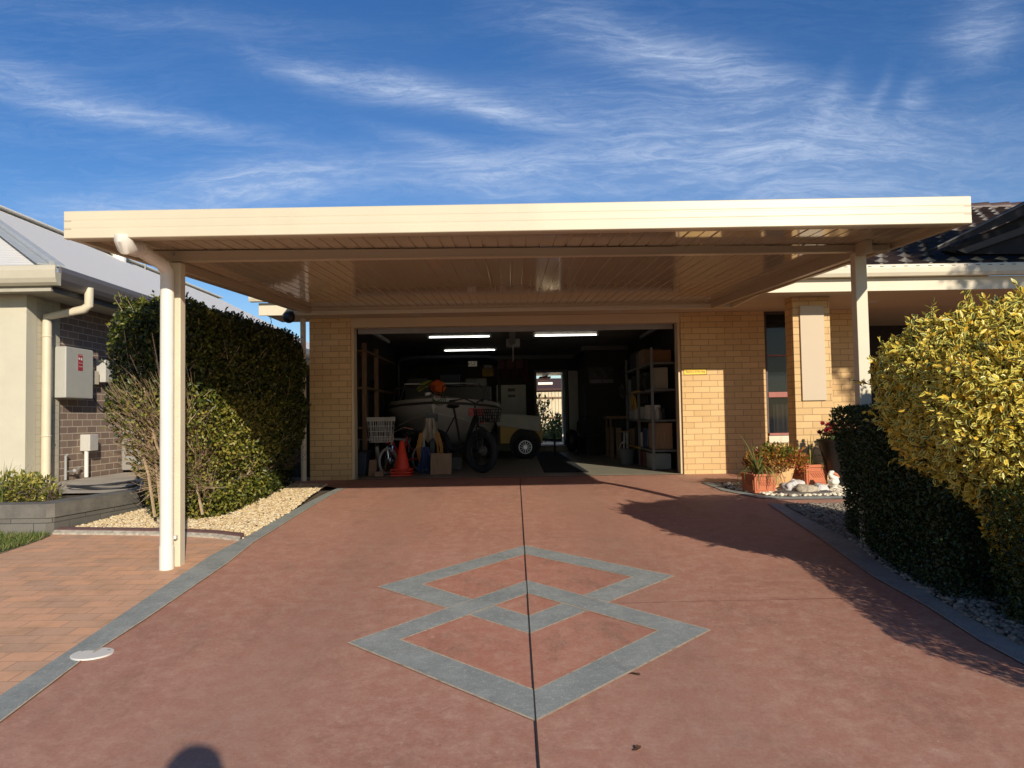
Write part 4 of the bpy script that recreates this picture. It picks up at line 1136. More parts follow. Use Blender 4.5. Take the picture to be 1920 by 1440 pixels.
# roller door folded up
rd = part('garage_door', lambda m: m.box(xl1 + .05, xr0 - .05, WY + .30, WY + .34, at(960, 609, WY + .3).z - .10, at(960, 600, WY + .3).z), plain('door_white', (0.34, 0.33, 0.31), .5))
def ribs(m):
    for i in range(3): m.box(xl1 + .11, xr0 - .11, WY + .40 + i * .5, WY + .85 + i * .5, 2.95 + i * .012, 2.985 + i * .012)
part('raised_panel', ribs, plain('door_inside', (0.20, 0.195, 0.185), .5), rd)
for q_ in ((xl1 + .06, xl1 + .10, 14.2, 2.90, 2.96), (xr0 - .10, xr0 - .06, 14.2, 2.90, 2.96), (X(962, 13.4) - .05, X(962, 13.4) + .05, 14.6, 2.88, 2.92)):
    part('door_track', lambda m: m.box(q_[0], q_[1], WY + .42, q_[2], q_[3], q_[4]), M_greymet, rd)
part('door_motor', lambda m: (m.box(X(963, 14.6) - .13, X(963, 14.6) + .13, 14.6, 14.95, 2.84, 2.99), m.tube([(X(963, 14.5), 14.55, 2.9), (X(963, 14.5), 14.55, 2.55)], .012, 6)), M_greymet, rd)
# fluorescent lights
M_tube = glow('tube_light', (1.0, 1.0, 0.94), 4.0)
fl0 = None
for (pa, pb, py, lab) in ((808, 915, 632, 'lit fluorescent batten on the garage ceiling, front left one above the boat'), (1008, 1113, 629, 'lit fluorescent batten on the garage ceiling, rightmost of the three'), (836, 926, 657, 'lit fluorescent batten deepest in the garage, low above the boat canopy')):
    Yl = 1.52 / ((ray(960, py).z) / ray(960, py).y)
    c = at((pa + pb) / 2, py, Yl)
    if fl0 is None:
        fl0 = thing('ceiling_light', lab, 'light', c, 'lit fluorescent battens in the garage')
        part('batten', lambda m: m.box(c.x - .59, c.x + .59, c.y - .03, c.y + .03, c.z + .02, c.z + .06), M_white, fl0, bevel=.006)
        part('tube', lambda m: m.tube([(c.x - .57, c.y - .035, c.z), (c.x + .57, c.y - .035, c.z)], .012, 10), M_tube, fl0)
        part('end_cap', lambda m: m.box(c.x - .605, c.x - .571, c.y - .055, c.y - .01, c.z - .02, c.z + .06), M_white, fl0)
        part('end_cap', lambda m: m.box(c.x + .571, c.x + .605, c.y - .055, c.y - .01, c.z - .02, c.z + .06), M_white, fl0)
    else:
        copy_tree(fl0, c, lab)

# back yard seen through the door
ywx0, ywx1 = -1.5, 5.0
yf = thing('yard_fence', 'sunlit cream paling fence beyond the open rear door', 'fence', (1.2, 30, .6))
part('palings', lambda m: [m.box(-3 + .13 * i, -2.885 + .13 * i, 30, 30.03, .6, at(1032, 735, 30).z) for i in range(70)], plain('fence_cream', (0.66, 0.56, 0.36), .8, .08, 3), yf)
for z in (1.42, 2.2): part('rail', lambda m: m.box(-3, 6.1, 29.95, 29.998, z, z + .06), M_timber, yf)
o = sheet('backyard', [(-8, 20.3), (10, 20.3), (10, 45), (-8, 45)], .62, M_conc, flat=0); struct(o)
pr = thing('patio_cover', 'white patio cover with a lit lamp and red panel seen through the rear door', 'patio cover', (1.2, 23.5, .62))
part('patio_ceiling', lambda m: m.box(-1.0, 4.6, 21.0, 25.6, 2.86, 2.90), M_white, pr)
part('patio_rafter', lambda m: [m.box(-.8 + .9 * i, -.72 + .9 * i, 21.0, 25.6, 2.72, 2.858) for i in range(6)], M_white, pr)
part('patio_lamp', lambda m: m.box(X(1009, 25), X(1036, 25), 24.95, 25.05, at(1020, 721, 25).z, at(1020, 717, 25).z), glow('patio_tube', (1, .9, .7), 1.5), pr)
part('red_panel', lambda m: m.box(X(1010, 24), X(1030, 24), 23.0, 24.9, 2.66, 2.70), plain('red_panel', (0.5, 0.06, 0.05), .6), pr)
part('patio_post', lambda m: m.box(X(1054, 25), X(1059, 25), 25.4, 25.5, .62, 2.86), M_white, pr)
sh = thing('garden_shed', 'dark roofed shed rising behind the sunlit paling fence', 'shed', (1.5, 36, .6))
part('shed_wall', lambda m: m.box(-1.5, 5, 36, 38, .6, 2.75), plain('shed_wall', (0.13, 0.07, 0.05), .8), sh)
part('shed_roof', lambda m: m.hexa([(-1.8, 35.6, 2.7), (5.3, 35.6, 2.7), (5.3, 38.4, 3.3), (-1.8, 38.4, 3.3), (-1.8, 35.6, 2.8), (5.3, 35.6, 2.8), (5.3, 38.4, 3.4), (-1.8, 38.4, 3.4)]), plain('shed_roof', (0.07, 0.03, 0.022), .8), sh)
def yardplant(name, lab, x, y, h, n, seed, w):
    t = thing(name, lab, 'plant', (x, y, .62))
    r = np.random.default_rng(seed)
    P = np.column_stack([x + r.normal(size=n) * w, y + r.normal(size=n) * .25, .62 + r.uniform(0.05, h, n)])
    leaves('foliage', P, r.normal(size=(n, 3)) + np.array([0, 0, .4]), .17, .06, M_stemleaf, t, seed)
    part('stem', lambda m: [m.tube([(x + random.uniform(-.05, .05), y, .62), (x + random.uniform(-w, w), y, .62 + h * .9)], .015, 5) for _ in range(6)], M_twigdk, t)
yardplant('leafy_shrub', 'dark leafy shrub at the left edge of the rear doorway view', X(1010, 26), 26, 1.55, 420, 41, .22)
yardplant('leafy_shrub', 'low green shrub at the foot of the sunlit paling fence', X(1036, 28.5), 28.5, .62, 420, 42, .35)
yardplant('leafy_shrub', 'taller bushy shrub in the right corner of the rear doorway view', X(1052, 27.5), 27.5, .92, 420, 43, .2)

# ---- boat
BX = -1.33
bt = thing('motor_boat', 'pale motor boat parked bow first in the garage under a dark canopy', 'boat', (BX, 15, FZ))
def hull(m):
    S = [(12.95, .03, 1.84, .02, 1.66, 1.52), (13.25, .50, 1.83, .24, 1.42, 1.22), (13.7, .82, 1.81, .50, 1.30, 1.02), (14.4, 1.0, 1.79, .74, 1.20, .93), (15.4, 1.05, 1.77, .85, 1.15, .9), (17.6, 1.04, 1.76, .88, 1.12, .9)]
    vs = []; fs = []
    for (y, hg, zg_, hc, zc_, zk) in S:
        fl = hg * .96
        vs += [(BX - hg, y, zg_), (BX - hg * 1.02, y, zg_ - .13), (BX - (hc + hg) / 2 - .02, y, (zc_ + zg_) / 2 - .05), (BX - hc, y, zc_), (BX, y, zk), (BX + hc, y, zc_), (BX + (hc + hg) / 2 + .02, y, (zc_ + zg_) / 2 - .05), (BX + hg * 1.02, y, zg_ - .13), (BX + hg, y, zg_), (BX, y, zg_ + .07)]
    k = 10
    for i in range(len(S) - 1):
        for j in range(k): fs.append((i * k + j, i * k + (j + 1) % k, (i + 1) * k + (j + 1) % k, (i + 1) * k + j))
    fs.append(tuple(range(k))); fs.append(tuple((len(S) - 1) * k + j for j in range(k))[::-1])
    m.add(vs, fs)
M_hull = plain('hull_grey', (0.40, 0.365, 0.33), .35, .05, 2)
hl = part('hull', hull, M_hull, bt, smooth=True)
for s in (-1, 1):
    part('rub_rail', lambda m: m.tube([(BX, 12.90, 1.765), (BX + s * .52, 13.22, 1.745), (BX + s * .85, 13.68, 1.72), (BX + s * 1.035, 14.4, 1.70), (BX + s * 1.085, 15.4, 1.68), (BX + s * 1.08, 17.5, 1.67)], .022, 8), plain('rail_dark', (0.07, 0.06, 0.055), .5), hl, smooth=True)
    part('spray_line', lambda m: m.tube([(BX + s * .04, 12.97, 1.58), (BX + s * .40, 13.25, 1.50), (BX + s * .70, 13.7, 1.38), (BX + s * .91, 14.4, 1.29)], .012, 6), M_offwhite, hl)
part('windscreen', lambda m: [m.tube(q, .016, 6) for q in ([(BX - .85, 14.9, 1.82), (BX - .7, 14.55, 2.16), (BX + .7, 14.55, 2.16), (BX + .85, 14.9, 1.82)], [(BX, 14.4, 1.85), (BX, 14.55, 2.16)])], M_steel, bt)
part('bow_rail', lambda m: [m.tube([(BX + s * .12, 13.1, 1.86), (BX + s * .15, 13.15, 2.06), (BX + s * .5, 13.5, 2.08), (BX + s * .8, 14.1, 2.06), (BX + s * .9, 14.4, 1.85)], .012, 7) for s in (1, -1)], M_chrome, bt, smooth=True)
def can(m):
    n = 14; w = .98; prof = []
    for i in range(n + 1):
        a = PI * i / n
        prof.append((BX + .1 + w * (-1 if i < n / 2 else 1) * abs(math.cos(a)) ** .35, 2.52 + .20 * math.sin(a) ** .5))
    prof += [(x, z - .05) for x, z in prof[::-1]]
    m.prism(prof, 'y', 14.9, 17.0)
cn = part('canopy', can, plain('navy_canvas', (0.022, 0.024, 0.034), .8), bt)
part('canopy_frame', lambda m: [m.tube([(BX + .1 + s * .97, y, 1.8), (BX + .1 + s * .97, y, 2.55)], .018, 6) for s in (-1, 1) for y in (14.92, 16.9)], M_black, bt)
part('dashboard', lambda m: m.box(BX - .8, BX + .9, 15.3, 15.8, 1.8, 2.12), M_black, bt)
bp_ = at(886, 682, 14.85)
nbd = thing('number_board', 'white board with black characters hanging under the boat canopy', 'board', bp_)
part('plate', lambda m: m.box(bp_.x - .085, bp_.x + .085, 14.85, 14.86, bp_.z - .05, bp_.z + .05), plain('board_white', (0.8, 0.78, 0.7), .6), nbd)
textobj('lettering', '6SZ', .10, (bp_.x - .01, 14.848, bp_.z), M_black, nbd)
def simple_lump(name, lab, cat, px, py, Y, rx, ry, rz_, mat, seed, jit=.18):
    p = at(px, py, Y)
    mb = MB(); mb.ball((p.x, p.y, p.z), rx, ry, rz_, 14, 9, jit, seed)
    o = obj(name, mb, mat, None, smooth=True, loc=(p.x, p.y, p.z - rz_)); return tag(o, lab, cat)
simple_lump('life_vest', 'crumpled orange life vest lying on the boat bow', 'life vest', 821, 726, 13.6, .13, .12, .12, plain('vest_orange', (0.75, 0.13, 0.02), .8), 3, .2)
bgp = at(797, 724, 13.7)
bag = thing('folded_bag', 'yellow-green folded bag slung across the boat bow', 'bag', bgp)
part('bag_body', lambda m: m.tube([bgp + Vector((-.13, 0, -.08)), bgp + Vector((-.05, 0, 0)), bgp + Vector((.06, 0, .05)), bgp + Vector((.13, 0, .08))], [.035, .06, .06, .03], 8), plain('bag_green', (0.30, 0.32, 0.05), .8), bag, smooth=True)
part('strap', lambda m: m.tube([bgp + Vector((-.13, -.05, -.07)), bgp + Vector((0, -.08, .0)), bgp + Vector((.13, -.05, .08))], .01, 5), M_black, bag)
wp = at(802, 739, 13.0)
o = part('small_box', lambda m: m.box(wp.x - .05, wp.x + .05, 13.05, 13.12, wp.z - .025, wp.z + .03), M_white, None, bevel=.006, loc=tuple(wp)); tag(o, 'small white box on the tip of the boat bow', 'box')
rp = at(820, 744, 12.82)
o = part('rope_coil', lambda m: [m.ring(rp + Vector((.01 * i, -.01 * i, -.012 * i)), (0.2, 1, .15 * i - .2), .075 + .012 * i, .007, 20, 5) for i in range(4)], plain('green_rope', (0.07, 0.075, 0.03), .9), None, loc=tuple(rp)); tag(o, 'dark green rope coil hanging over the boat bow', 'rope')
tr = thing('boat_trailer', 'dark steel boat trailer under the pale hull', 'trailer', (BX, 14, FZ))
part('trailer_frame', lambda m: (m.bar((BX, 12.6, 1.02), (BX - .7, 14.2, .98), .07, .1), m.bar((BX, 12.6, 1.02), (BX + .7, 14.2, .98), .07, .1), m.bar((BX - .7, 14.2, .98), (BX - .7, 17.4, .98), .07, .1), m.bar((BX + .7, 14.2, .98), (BX + .7, 17.4, .98), .07, .1), m.bar((BX - .9, 15.9, .93), (BX + .9, 15.9, .93), .07, .07)), M_dark, tr)
for s in (-1, 1): part('wheel', lambda m: m.ring((BX + s * .92, 15.9, FZ + .30), (1, 0, 0), .21, .09, 24, 8, .9), M_rubber, tr, smooth=True)
wpz = at(809, 788, 12.45)
part('winch_post', lambda m: (m.box(wpz.x - .04, wpz.x + .04, 12.5, 12.58, FZ + .1, wpz.z + .1), m.box(wpz.x - .09, wpz.x + .09, 12.44, 12.62, wpz.z - .02, wpz.z + .10)), M_black, tr, bevel=.006)
part('jockey_wheel', lambda m: (m.tube([(wpz.x - .12, 12.35, FZ + .1), (wpz.x - .12, 12.35, 1.3)], .025, 8), m.disc((wpz.x - .12, 12.35, FZ + .1), (1, 0, 0), .1, .05, 16)), M_greymet, tr)
# hanging cloth and ropes
def cloth(name, lab, px, py0, py1, Y, w0, w1, mat, seed):
    r = random.Random(seed); a = at(px, py0, Y); c = at(px, py1, Y)
    mb = MB(); nx, nz = 16, 10; vs = []; fs = []
    for j in range(nz + 1):
        t = j / nz; w = w0 + (w1 - w0) * t
        for i in range(nx + 1):
            s = i / nx - .5
            vs.append((a.x + s * w + .012 * math.sin(i * 2 + j * .6 + seed), Y + .05 * math.sin(i * 1.25 + seed) * (.3 + t), a.z + (c.z - a.z) * t - .05 * t * math.sin(i * .9 + seed)))
    for j in range(nz):
        for i in range(nx): fs.append((j * (nx + 1) + i, j * (nx + 1) + i + 1, (j + 1) * (nx + 1) + i + 1, (j + 1) * (nx + 1) + i))
    mb.add(vs, fs)
    o = obj(name, mb, mat, None, smooth=True, loc=tuple(c)); return tag(o, lab, 'cloth')
cloth('hanging_cloth', 'pale cloth draped over the boat trailer winch post', 806, 784, 826, 12.3, .13, .32, plain('pale_cloth', (0.42, 0.35, 0.27), .9), 2)
cloth('tarpaulin', 'crumpled blue tarpaulin bundle hanging below the pale cloth', 798, 838, 886, 12.1, .10, .26, plain('blue_tarp', (0.045, 0.07, 0.17), .7, .3, 20), 5)
rp2 = at(806, 815, 12.25)
o = part('rope_bundle', lambda m: [m.tube([rp2 + Vector((dx_, 0, .03)), rp2 + Vector((dx_ * 1.4, -.02, -.2)), rp2 + Vector((dx_ * 1.2 + .02, 0, -.45))], .013, 6) for dx_ in (-.15, -.13, -.11, .09, .12, .14)], plain('orange_rope', (0.42, 0.20, 0.05), .9), None, loc=tuple(rp2)); tag(o, 'orange-brown ropes dangling either side of the pale cloth', 'rope')

# ---- bicycles
def bicycle(name, lab, x, y, R, tr_, ang, spoke, parts):
    t = thing(name, lab, 'bicycle', (x, y, FZ))
    Mx = Matrix.Translation((x, y, FZ + .004)) @ Matrix.Rotation(ang, 4, 'Z')   # local: forward = -Y
    def P(nm, fn, mat, par=None, **k):
        mb = MB(); mb.xf = Mx; fn(mb); return obj(nm, mb, mat, par or t, **k)
    B = parts['base']
    for wy in (0, B):
        wl = P('wheel', lambda m: m.ring((0, wy, R), (1, 0, 0), R - tr_, tr_, 36, 10), parts['tyre'], smooth=True)
        P('rim', lambda m: m.ring((0, wy, R), (1, 0, 0), R - 2.1 * tr_, .014, 36, 6, 1.3), parts['rim'], wl, smooth=True)
        P('hub', lambda m: (m.disc((0, wy, R), (1, 0, 0), .03, .09, 12), m.disc((.05, wy, R), (1, 0, 0), .08 if R > .3 else .05, .006, 18)), M_steel, wl)
        P('spokes', lambda m: [m.tube([(.02 * (-1) ** k, wy, R), (0, wy + (R - 2.1 * tr_) * math.cos(k * 2 * PI / spoke), R + (R - 2.1 * tr_) * math.sin(k * 2 * PI / spoke))], .0022, 4) for k in range(spoke)], parts['rim'], wl)
    hh = parts['hh']
    P('frame', lambda m: (m.tube([(0, .12, hh - .10), (0, B * .42, R * .9), (0, B, R)], .022, 8), m.tube([(0, .11, hh - .2), (0, B * .40, R * 1.1)], .024, 8), m.tube([(0, B * .42, R * .9), (0, B * .60, hh - .02)], .018, 8), m.tube([(0, B * .56, hh - .12), (0, B, R)], .013, 6)), parts['fm'], smooth=True)
    P('fork', lambda m: (m.tube([(0, .13, hh - .04), (0, .07, R * 2.12)], .02, 8), m.tube([(-.01, .07, R * 2.1), (-.055, .05, R * 2.05), (-.06, 0, R)], .014, 6), m.tube([(.01, .07, R * 2.1), (.055, .05, R * 2.05), (.06, 0, R)], .014, 6)), parts['fk'], smooth=True)
    hb = P('handlebar', lambda m: (m.tube([(0, .13, hh - .06), (0, .12, hh + .06)], .017, 8), m.tube([(-.30, .26, hh + .10), (-.2, .16, hh + .13), (0, .11, hh + .05), (.2, .16, hh + .13), (.30, .26, hh + .10)], .012, 8)), parts['hb'], smooth=True)
    for s in (-1, 1): P('grip', lambda m: m.tube([(s * .30, .26, hh + .10), (s * .35, .34, hh + .09)], .018, 8), M_black, hb)
    P('saddle', lambda m: m.ball((0, B * .62, hh + .02), .075, .14, .04, 12, 8), M_black, smooth=True)
    for s in (-1, 1): P('pedal', lambda m: (m.bar((s * .06, B * .42, R * .9), (s * .07, B * .42 - s * .12, R * .9 - s * .06), .015, .02), m.box(s * .07 if s > 0 else -.15, .15 if s > 0 else -.07, B * .42 - s * .12 - .03, B * .42 - s * .12 + .03, R * .9 - s * .06 - .01, R * .9 - s * .06 + .01)), M_black)
    bz = parts['bz']; bw_, bd, bh = parts['bsize']
    bm_ = parts['bm']
    def basket(m):
        y0 = -bd - .03; y1 = -.03; n = 8; r_ = parts.get('br', .004)
        for k in range(5):
            z = bz + bh * k / 4; f = .78 + .22 * k / 4
            x = bw_ / 2 * f
            m.tube([(-x, y0, z), (x, y0, z), (x, y1, z), (-x, y1, z), (-x, y0, z)], r_, 5)
        for k in range(n + 1):
            s = -1 + 2 * k / n
            for yy_ in (y0, y1): m.tube([(s * bw_ / 2 * .78, yy_, bz), (s * bw_ / 2, yy_, bz + bh)], r_, 5)
        for k in range(5):
            yy_ = y0 + (y1 - y0) * k / 4
            for s in (-1, 1): m.tube([(s * bw_ / 2 * .78, yy_, bz), (s * bw_ / 2, yy_, bz + bh)], r_, 5)
            m.tube([(-bw_ / 2 * .78, yy_, bz), (bw_ / 2 * .78, yy_, bz)], r_, 5)
    bk = P('basket', basket, bm_)
    if parts.get('rim_band'): P('basket_rim', lambda m: (m.box(-bw_ / 2 - .012, bw_ / 2 + .012, -bd - .045, -bd - .034, bz + bh - .01, bz + bh + .055), m.box(-bw_ / 2 - .012, bw_ / 2 + .012, -.03, -.02, bz + bh - .01, bz + bh + .055)), bm_, bk, bevel=.004)
    P('reflector', lambda m: m.box(-.03, .03, -.02 - R * .0, -.005, R * 2.25, R * 2.25 + .035), plain('reflector', (0.5, .03, .03), .3))
    return t, P
bxp = at(737, 880, 12.25)
M_wb = plain('white_basket', (0.62, 0.59, 0.53), .5, .04)
bicycle('bicycle', 'small bicycle with a white wire basket behind the orange cones', bxp.x - .05, 12.05, .215, .02, rad(-32), 16,
        dict(base=.80, tyre=plain('grey_tyre', (0.30, .29, .27), .8), rim=M_chrome, hh=.60, fm=plain('frame_red', (.35, .03, .03), .4), fk=M_chrome, hb=M_chrome, bz=.515, bsize=(.33, .24, .33), bm=M_wb, rim_band=True))
fxp = at(903, 884, 12.05)
bicycle('bicycle', 'black fat-tyre bicycle with a dark front basket beside the boat', fxp.x, 12.05, .345, .055, rad(46), 18,
        dict(base=1.05, tyre=M_rubber, rim=plain('rim_black', (.03, .03, .035), .4), hh=1.04, fm=M_black, fk=M_black, hb=M_black, bz=.80, bsize=(.36, .24, .19), bm=M_black, br=.007))
pk = at(893, 772, 12.05)
o = part('red_parcel', lambda m: m.box(pk.x - .12, pk.x + .12, 11.96, 12.10, pk.z - .07, pk.z + .06), plain('red_parcel', (.30, .075, .065), .7, .3, 14), None, bevel=.02, loc=(pk.x, 12.03, pk.z - .07)); tag(o, 'faded red parcel inside the dark bicycle basket', 'parcel')

# ---- traffic cones: three nested
cpn = at(754, 888, 11.85)
def cone(z, lab):
    t = thing('traffic_cone', lab, 'traffic cone', (cpn.x, 11.85, z), 'stacked orange traffic cones')
    part('flange', lambda m: m.box(cpn.x - .165, cpn.x + .165, 11.685, 12.015, z, z + .022), M_cone, t, bevel=.008)
    part('cone_body', lambda m: m.lathe([(.12, .022), (.112, .05), (.032, .44), (.026, .445), (.020, .44)], (cpn.x, 11.85, z), 24), M_cone, t, smooth=True)
    return t
c0 = cone(FZ + .005, 'orange traffic cone at the bottom of the stack of three')
for i, lab in ((1, 'orange traffic cone in the middle of the stack of three'), (2, 'orange traffic cone on top of the stack of three')):
    c = copy_tree(c0, (cpn.x, 11.85, FZ + .005 + i * .042), lab)
# ---- boards and boxes on the left
wb = at(827, 888, 11.95)
o = part('wooden_board', lambda m: m.hexa([(wb.x - .165, 11.92, FZ + .004), (wb.x + .165, 11.92, FZ + .004), (wb.x + .165, 11.95, FZ + .004), (wb.x - .165, 11.95, FZ + .004), (wb.x - .16, 11.99, FZ + .33), (wb.x + .165, 11.99, FZ + .32), (wb.x + .165, 12.02, FZ + .32), (wb.x - .16, 12.02, FZ + .33)]), M_ply, None, bevel=.003, loc=(wb.x, 11.95, FZ)); tag(o, 'square plywood board leaning beside the fat-tyre bicycle', 'board')
w2 = at(699, 888, 11.9)
o = part('timber_offcut', lambda m: m.hexa([(w2.x - .07, 11.9, FZ + .004), (w2.x + .05, 11.9, FZ + .004), (w2.x + .05, 11.95, FZ + .004), (w2.x - .07, 11.95, FZ + .004), (w2.x - .07, 12.0, FZ + .24), (w2.x + .05, 12.0, FZ + .25), (w2.x + .05, 12.04, FZ + .25), (w2.x - .07, 12.04, FZ + .24)]), M_ply, None, loc=(w2.x, 11.92, FZ)); tag(o, 'brown timber offcut leaning near the left garage jamb', 'timber')
o = part('timber_offcut', lambda m: m.box(w2.x + .055, w2.x + .19, 11.72, 11.82, FZ + .004, FZ + .075), M_ply, None, bevel=.004, loc=(w2.x + .1, 11.77, FZ)); tag(o, 'short timber block flat on the floor left of the cones', 'timber')
o = part('timber_offcut', lambda m: m.bar((w2.x + .14, 11.9, FZ + .01), (w2.x + .04, 12.02, FZ + .44), .045, .03), plain('pale_lath', (.33, .30, .25), .8), None, loc=(w2.x + .1, 11.9, FZ)); tag(o, 'thin pale lath leaning beside the small bicycle wheel', 'timber')
b0 = at(675, 888, 11.9)
tb = thing('storage_tub', 'dark storage tub on the floor against the left garage jamb', 'tub', (b0.x, 12.0, FZ))
part('tub', lambda m: m.hexa([(b0.x - .10, 11.85, FZ + .004), (b0.x + .09, 11.85, FZ + .004), (b0.x + .09, 12.2, FZ + .004), (b0.x - .10, 12.2, FZ + .004), (b0.x - .13, 11.82, FZ + .36), (b0.x + .12, 11.82, FZ + .36), (b0.x + .12, 12.23, FZ + .36), (b0.x - .13, 12.23, FZ + .36)]), plain('navy_tub', (.025, .032, .05), .6), tb, bevel=.01)
part('lid', lambda m: m.box(b0.x - .145, b0.x + .135, 11.80, 12.25, FZ + .362, FZ + .385), M_black, tb, bevel=.008)
lk = thing('timber_rack', 'tall timber rack along the left garage wall beside the boat', 'rack', (-2.45, 12.6, FZ))
for yv in (12.5, 13.6): part('upright', lambda m: m.box(-2.44, -2.37, yv, yv + .07, FZ + .003, 2.75), M_timber, lk)
for zv in (1.35, 2.0, 2.6): part('shelf', lambda m: m.box(-2.61, -2.36, 12.4, 15.5, zv, zv + .03), M_timber, lk)
part('tool_bundle', lambda m: [m.bar((-2.5 + .02 * i, 12.7 + .5 * i, FZ + .1), (-2.5, 12.8 + .5 * i, 2.2), .05, .06) for i in range(5)], M_dark, lk)
bn = thing('work_table', 'dark table behind the small bicycle at the left', 'table', (-2.1, 13.2, FZ))
part('table_top', lambda m: m.box(-2.6, -1.75, 12.7, 13.4, FZ + .52, FZ + .55), M_greymet, bn)
for (lx, ly) in ((-2.55, 12.75), (-1.8, 12.75), (-2.55, 13.35), (-1.8, 13.35)): part('leg', lambda m: m.box(lx - .02, lx + .02, ly - .02, ly + .02, FZ + .002, FZ + .519), M_greymet, bn)

# ---- yellow trailer under a cover
yx0, yx1 = X(931, 16.0), X(1010, 16.0)
yt = thing('yellow_trailer', 'yellow box trailer under a pale fitted cover with a spoked wheel', 'trailer', (.15, 16.5, FZ))
part('trailer_body', lambda m: m.box(yx0 + .06, yx1 + .06, 16.02, 17.6, FZ + .32, FZ + .72), M_yellow, yt, bevel=.01)
part('mudguard_gap', lambda m: m.disc((X(983, 16), 16.012, FZ + .31), (0, 1, 0), .33, .012, 28), M_dark, yt)
part('cover', lambda m: m.hexa([(yx0 - .02, 15.96, FZ + .70), (yx1 + .02, 15.96, FZ + .56), (yx1 + .02, 17.66, FZ + .56), (yx0 - .02, 17.66, FZ + .70), (yx0 - .0, 16.0, FZ + .96), (yx1 + .04, 16.0, FZ + .88), (yx1 + .04, 17.62, FZ + .88), (yx0, 17.62, FZ + .96)]), plain('pale_cover', (.40, .38, .32), .8, .12, 4), yt, bevel=.02)
wl = part('wheel', lambda m: m.ring((X(983, 15.95), 15.96, FZ + .245), (0, 1, 0), .18, .062, 30, 10, .9), M_rubber, yt, smooth=True)
part('rim', lambda m: (m.ring((X(983, 15.93), 15.92, FZ + .245), (0, 1, 0), .130, .010, 30, 6), [m.bar((X(983, 15.93), 15.925, FZ + .245), (X(983, 15.93) + .125 * math.cos(k * PI / 6), 15.925, FZ + .245 + .125 * math.sin(k * PI / 6)), .010, .008) for k in range(12)], m.disc((X(983, 15.93), 15.92, FZ + .245), (0, 1, 0), .04, .03, 14)), M_steel, wl)
part('drawbar', lambda m: (m.bar((yx1 + .06, 16.6, FZ + .38), (yx1 + .5, 16.8, FZ + .34), .05, .06), m.tube([(yx1 + .35, 16.72, FZ + .02), (yx1 + .35, 16.72, FZ + .5)], .02, 8)), M_dark, yt)
# ---- fridge, pegboard, paddles
f0, f1 = at(929, 800, 18.6), at(986, 721, 18.6)
fr = thing('refrigerator', 'tall white refrigerator with two dark panels against the rear wall', 'refrigerator', ((f0.x + f1.x) / 2, 18.9, FZ))
part('cabinet', lambda m: m.box(f0.x, f1.x, 18.6, 19.2, FZ + .04, f1.z), M_offwhite, fr, bevel=.015)
part('door', lambda m: m.box(f0.x + .004, f1.x - .004, 18.55, 18.598, FZ + .06, f1.z - .01), M_offwhite, fr, bevel=.012)
for pa, pb in ((728, 734), (740, 745)): part('door_label', lambda m: m.box(X(952, 18.54), X(966, 18.54), 18.544, 18.549, at(959, pb, 18.54).z, at(959, pa, 18.54).z), M_black, fr)
tj = at(955, 717, 18.8)
jr = part('storage_box', lambda m: m.box(f0.x + .1, f1.x - .06, 18.7, 19.1, f1.z + .004, f1.z + .16), M_dark, None, bevel=.01, loc=(tj.x, 18.9, f1.z)); tag(jr, 'dark box standing on top of the white refrigerator', 'box')
q0, q1 = at(926, 716, 19.4), at(992, 672, 19.4)
pg = thing('backing_board', 'dark red board on the rear garage wall behind hanging paddles', 'board', ((q0.x + q1.x) / 2, 19.45, q0.z))
part('board', lambda m: m.box(q0.x, q1.x, 19.44, 19.48, q0.z, q1.z), plain('dark_red', (.10, .035, .03), .8), pg)
part('board_frame', lambda m: (m.box(q0.x, q1.x, 19.42, 19.439, q1.z - .03, q1.z), m.box(q1.x - .03, q1.x, 19.42, 19.439, q0.z, q1.z - .031)), M_dark, pg)
pd = None
for i, px_ in enumerate((939, 957, 975)):
    x = X(px_, 19.38); lab = ('red-brown paddle hanging on the rear wall, leftmost of three', 'red-brown paddle hanging on the rear wall, middle of three', 'red-brown paddle hanging on the rear wall, rightmost of three')[i]
    if pd is None:
        pd = thing('paddle', lab, 'paddle', (x, 19.4, q0.z), 'paddles on the rear garage wall')
        part('blade', lambda m: m.ball((x, 19.40, q1.z - .14), .11, .015, .13, 16, 10), plain('paddle_red', (.15, .055, .04), .6), pd, smooth=True)
        part('shaft', lambda m: m.tube([(x, 19.40, q1.z - .25), (x, 19.40, q0.z + .05)], .016, 8), M_dark, pd)
    else: copy_tree(pd, (x, 19.4, q0.z), lab)
kp0 = at(914, 692, 17.2)
ky = thing('stacked_carton', 'yellow and white cartons on a high shelf behind the boat canopy', 'carton', (kp0.x, 17.4, kp0.z - .15))
part('lower_carton', lambda m: m.box(kp0.x - .12, kp0.x + .13, 17.3, 17.6, kp0.z - .16, kp0.z + .02), M_yellow, ky, bevel=.006)
part('upper_carton', lambda m: m.box(kp0.x - .08, kp0.x + .11, 17.32, 17.58, kp0.z + .024, kp0.z + .14), M_offwhite, ky, bevel=.006)
part('bracket', lambda m: (m.box(kp0.x - .2, kp0.x + .2, 17.25, 17.65, kp0.z - .19, kp0.z - .164), m.box(kp0.x + .15, kp0.x + .19, 17.4, 17.44, FZ + .003, kp0.z - .191)), M_dark, ky)
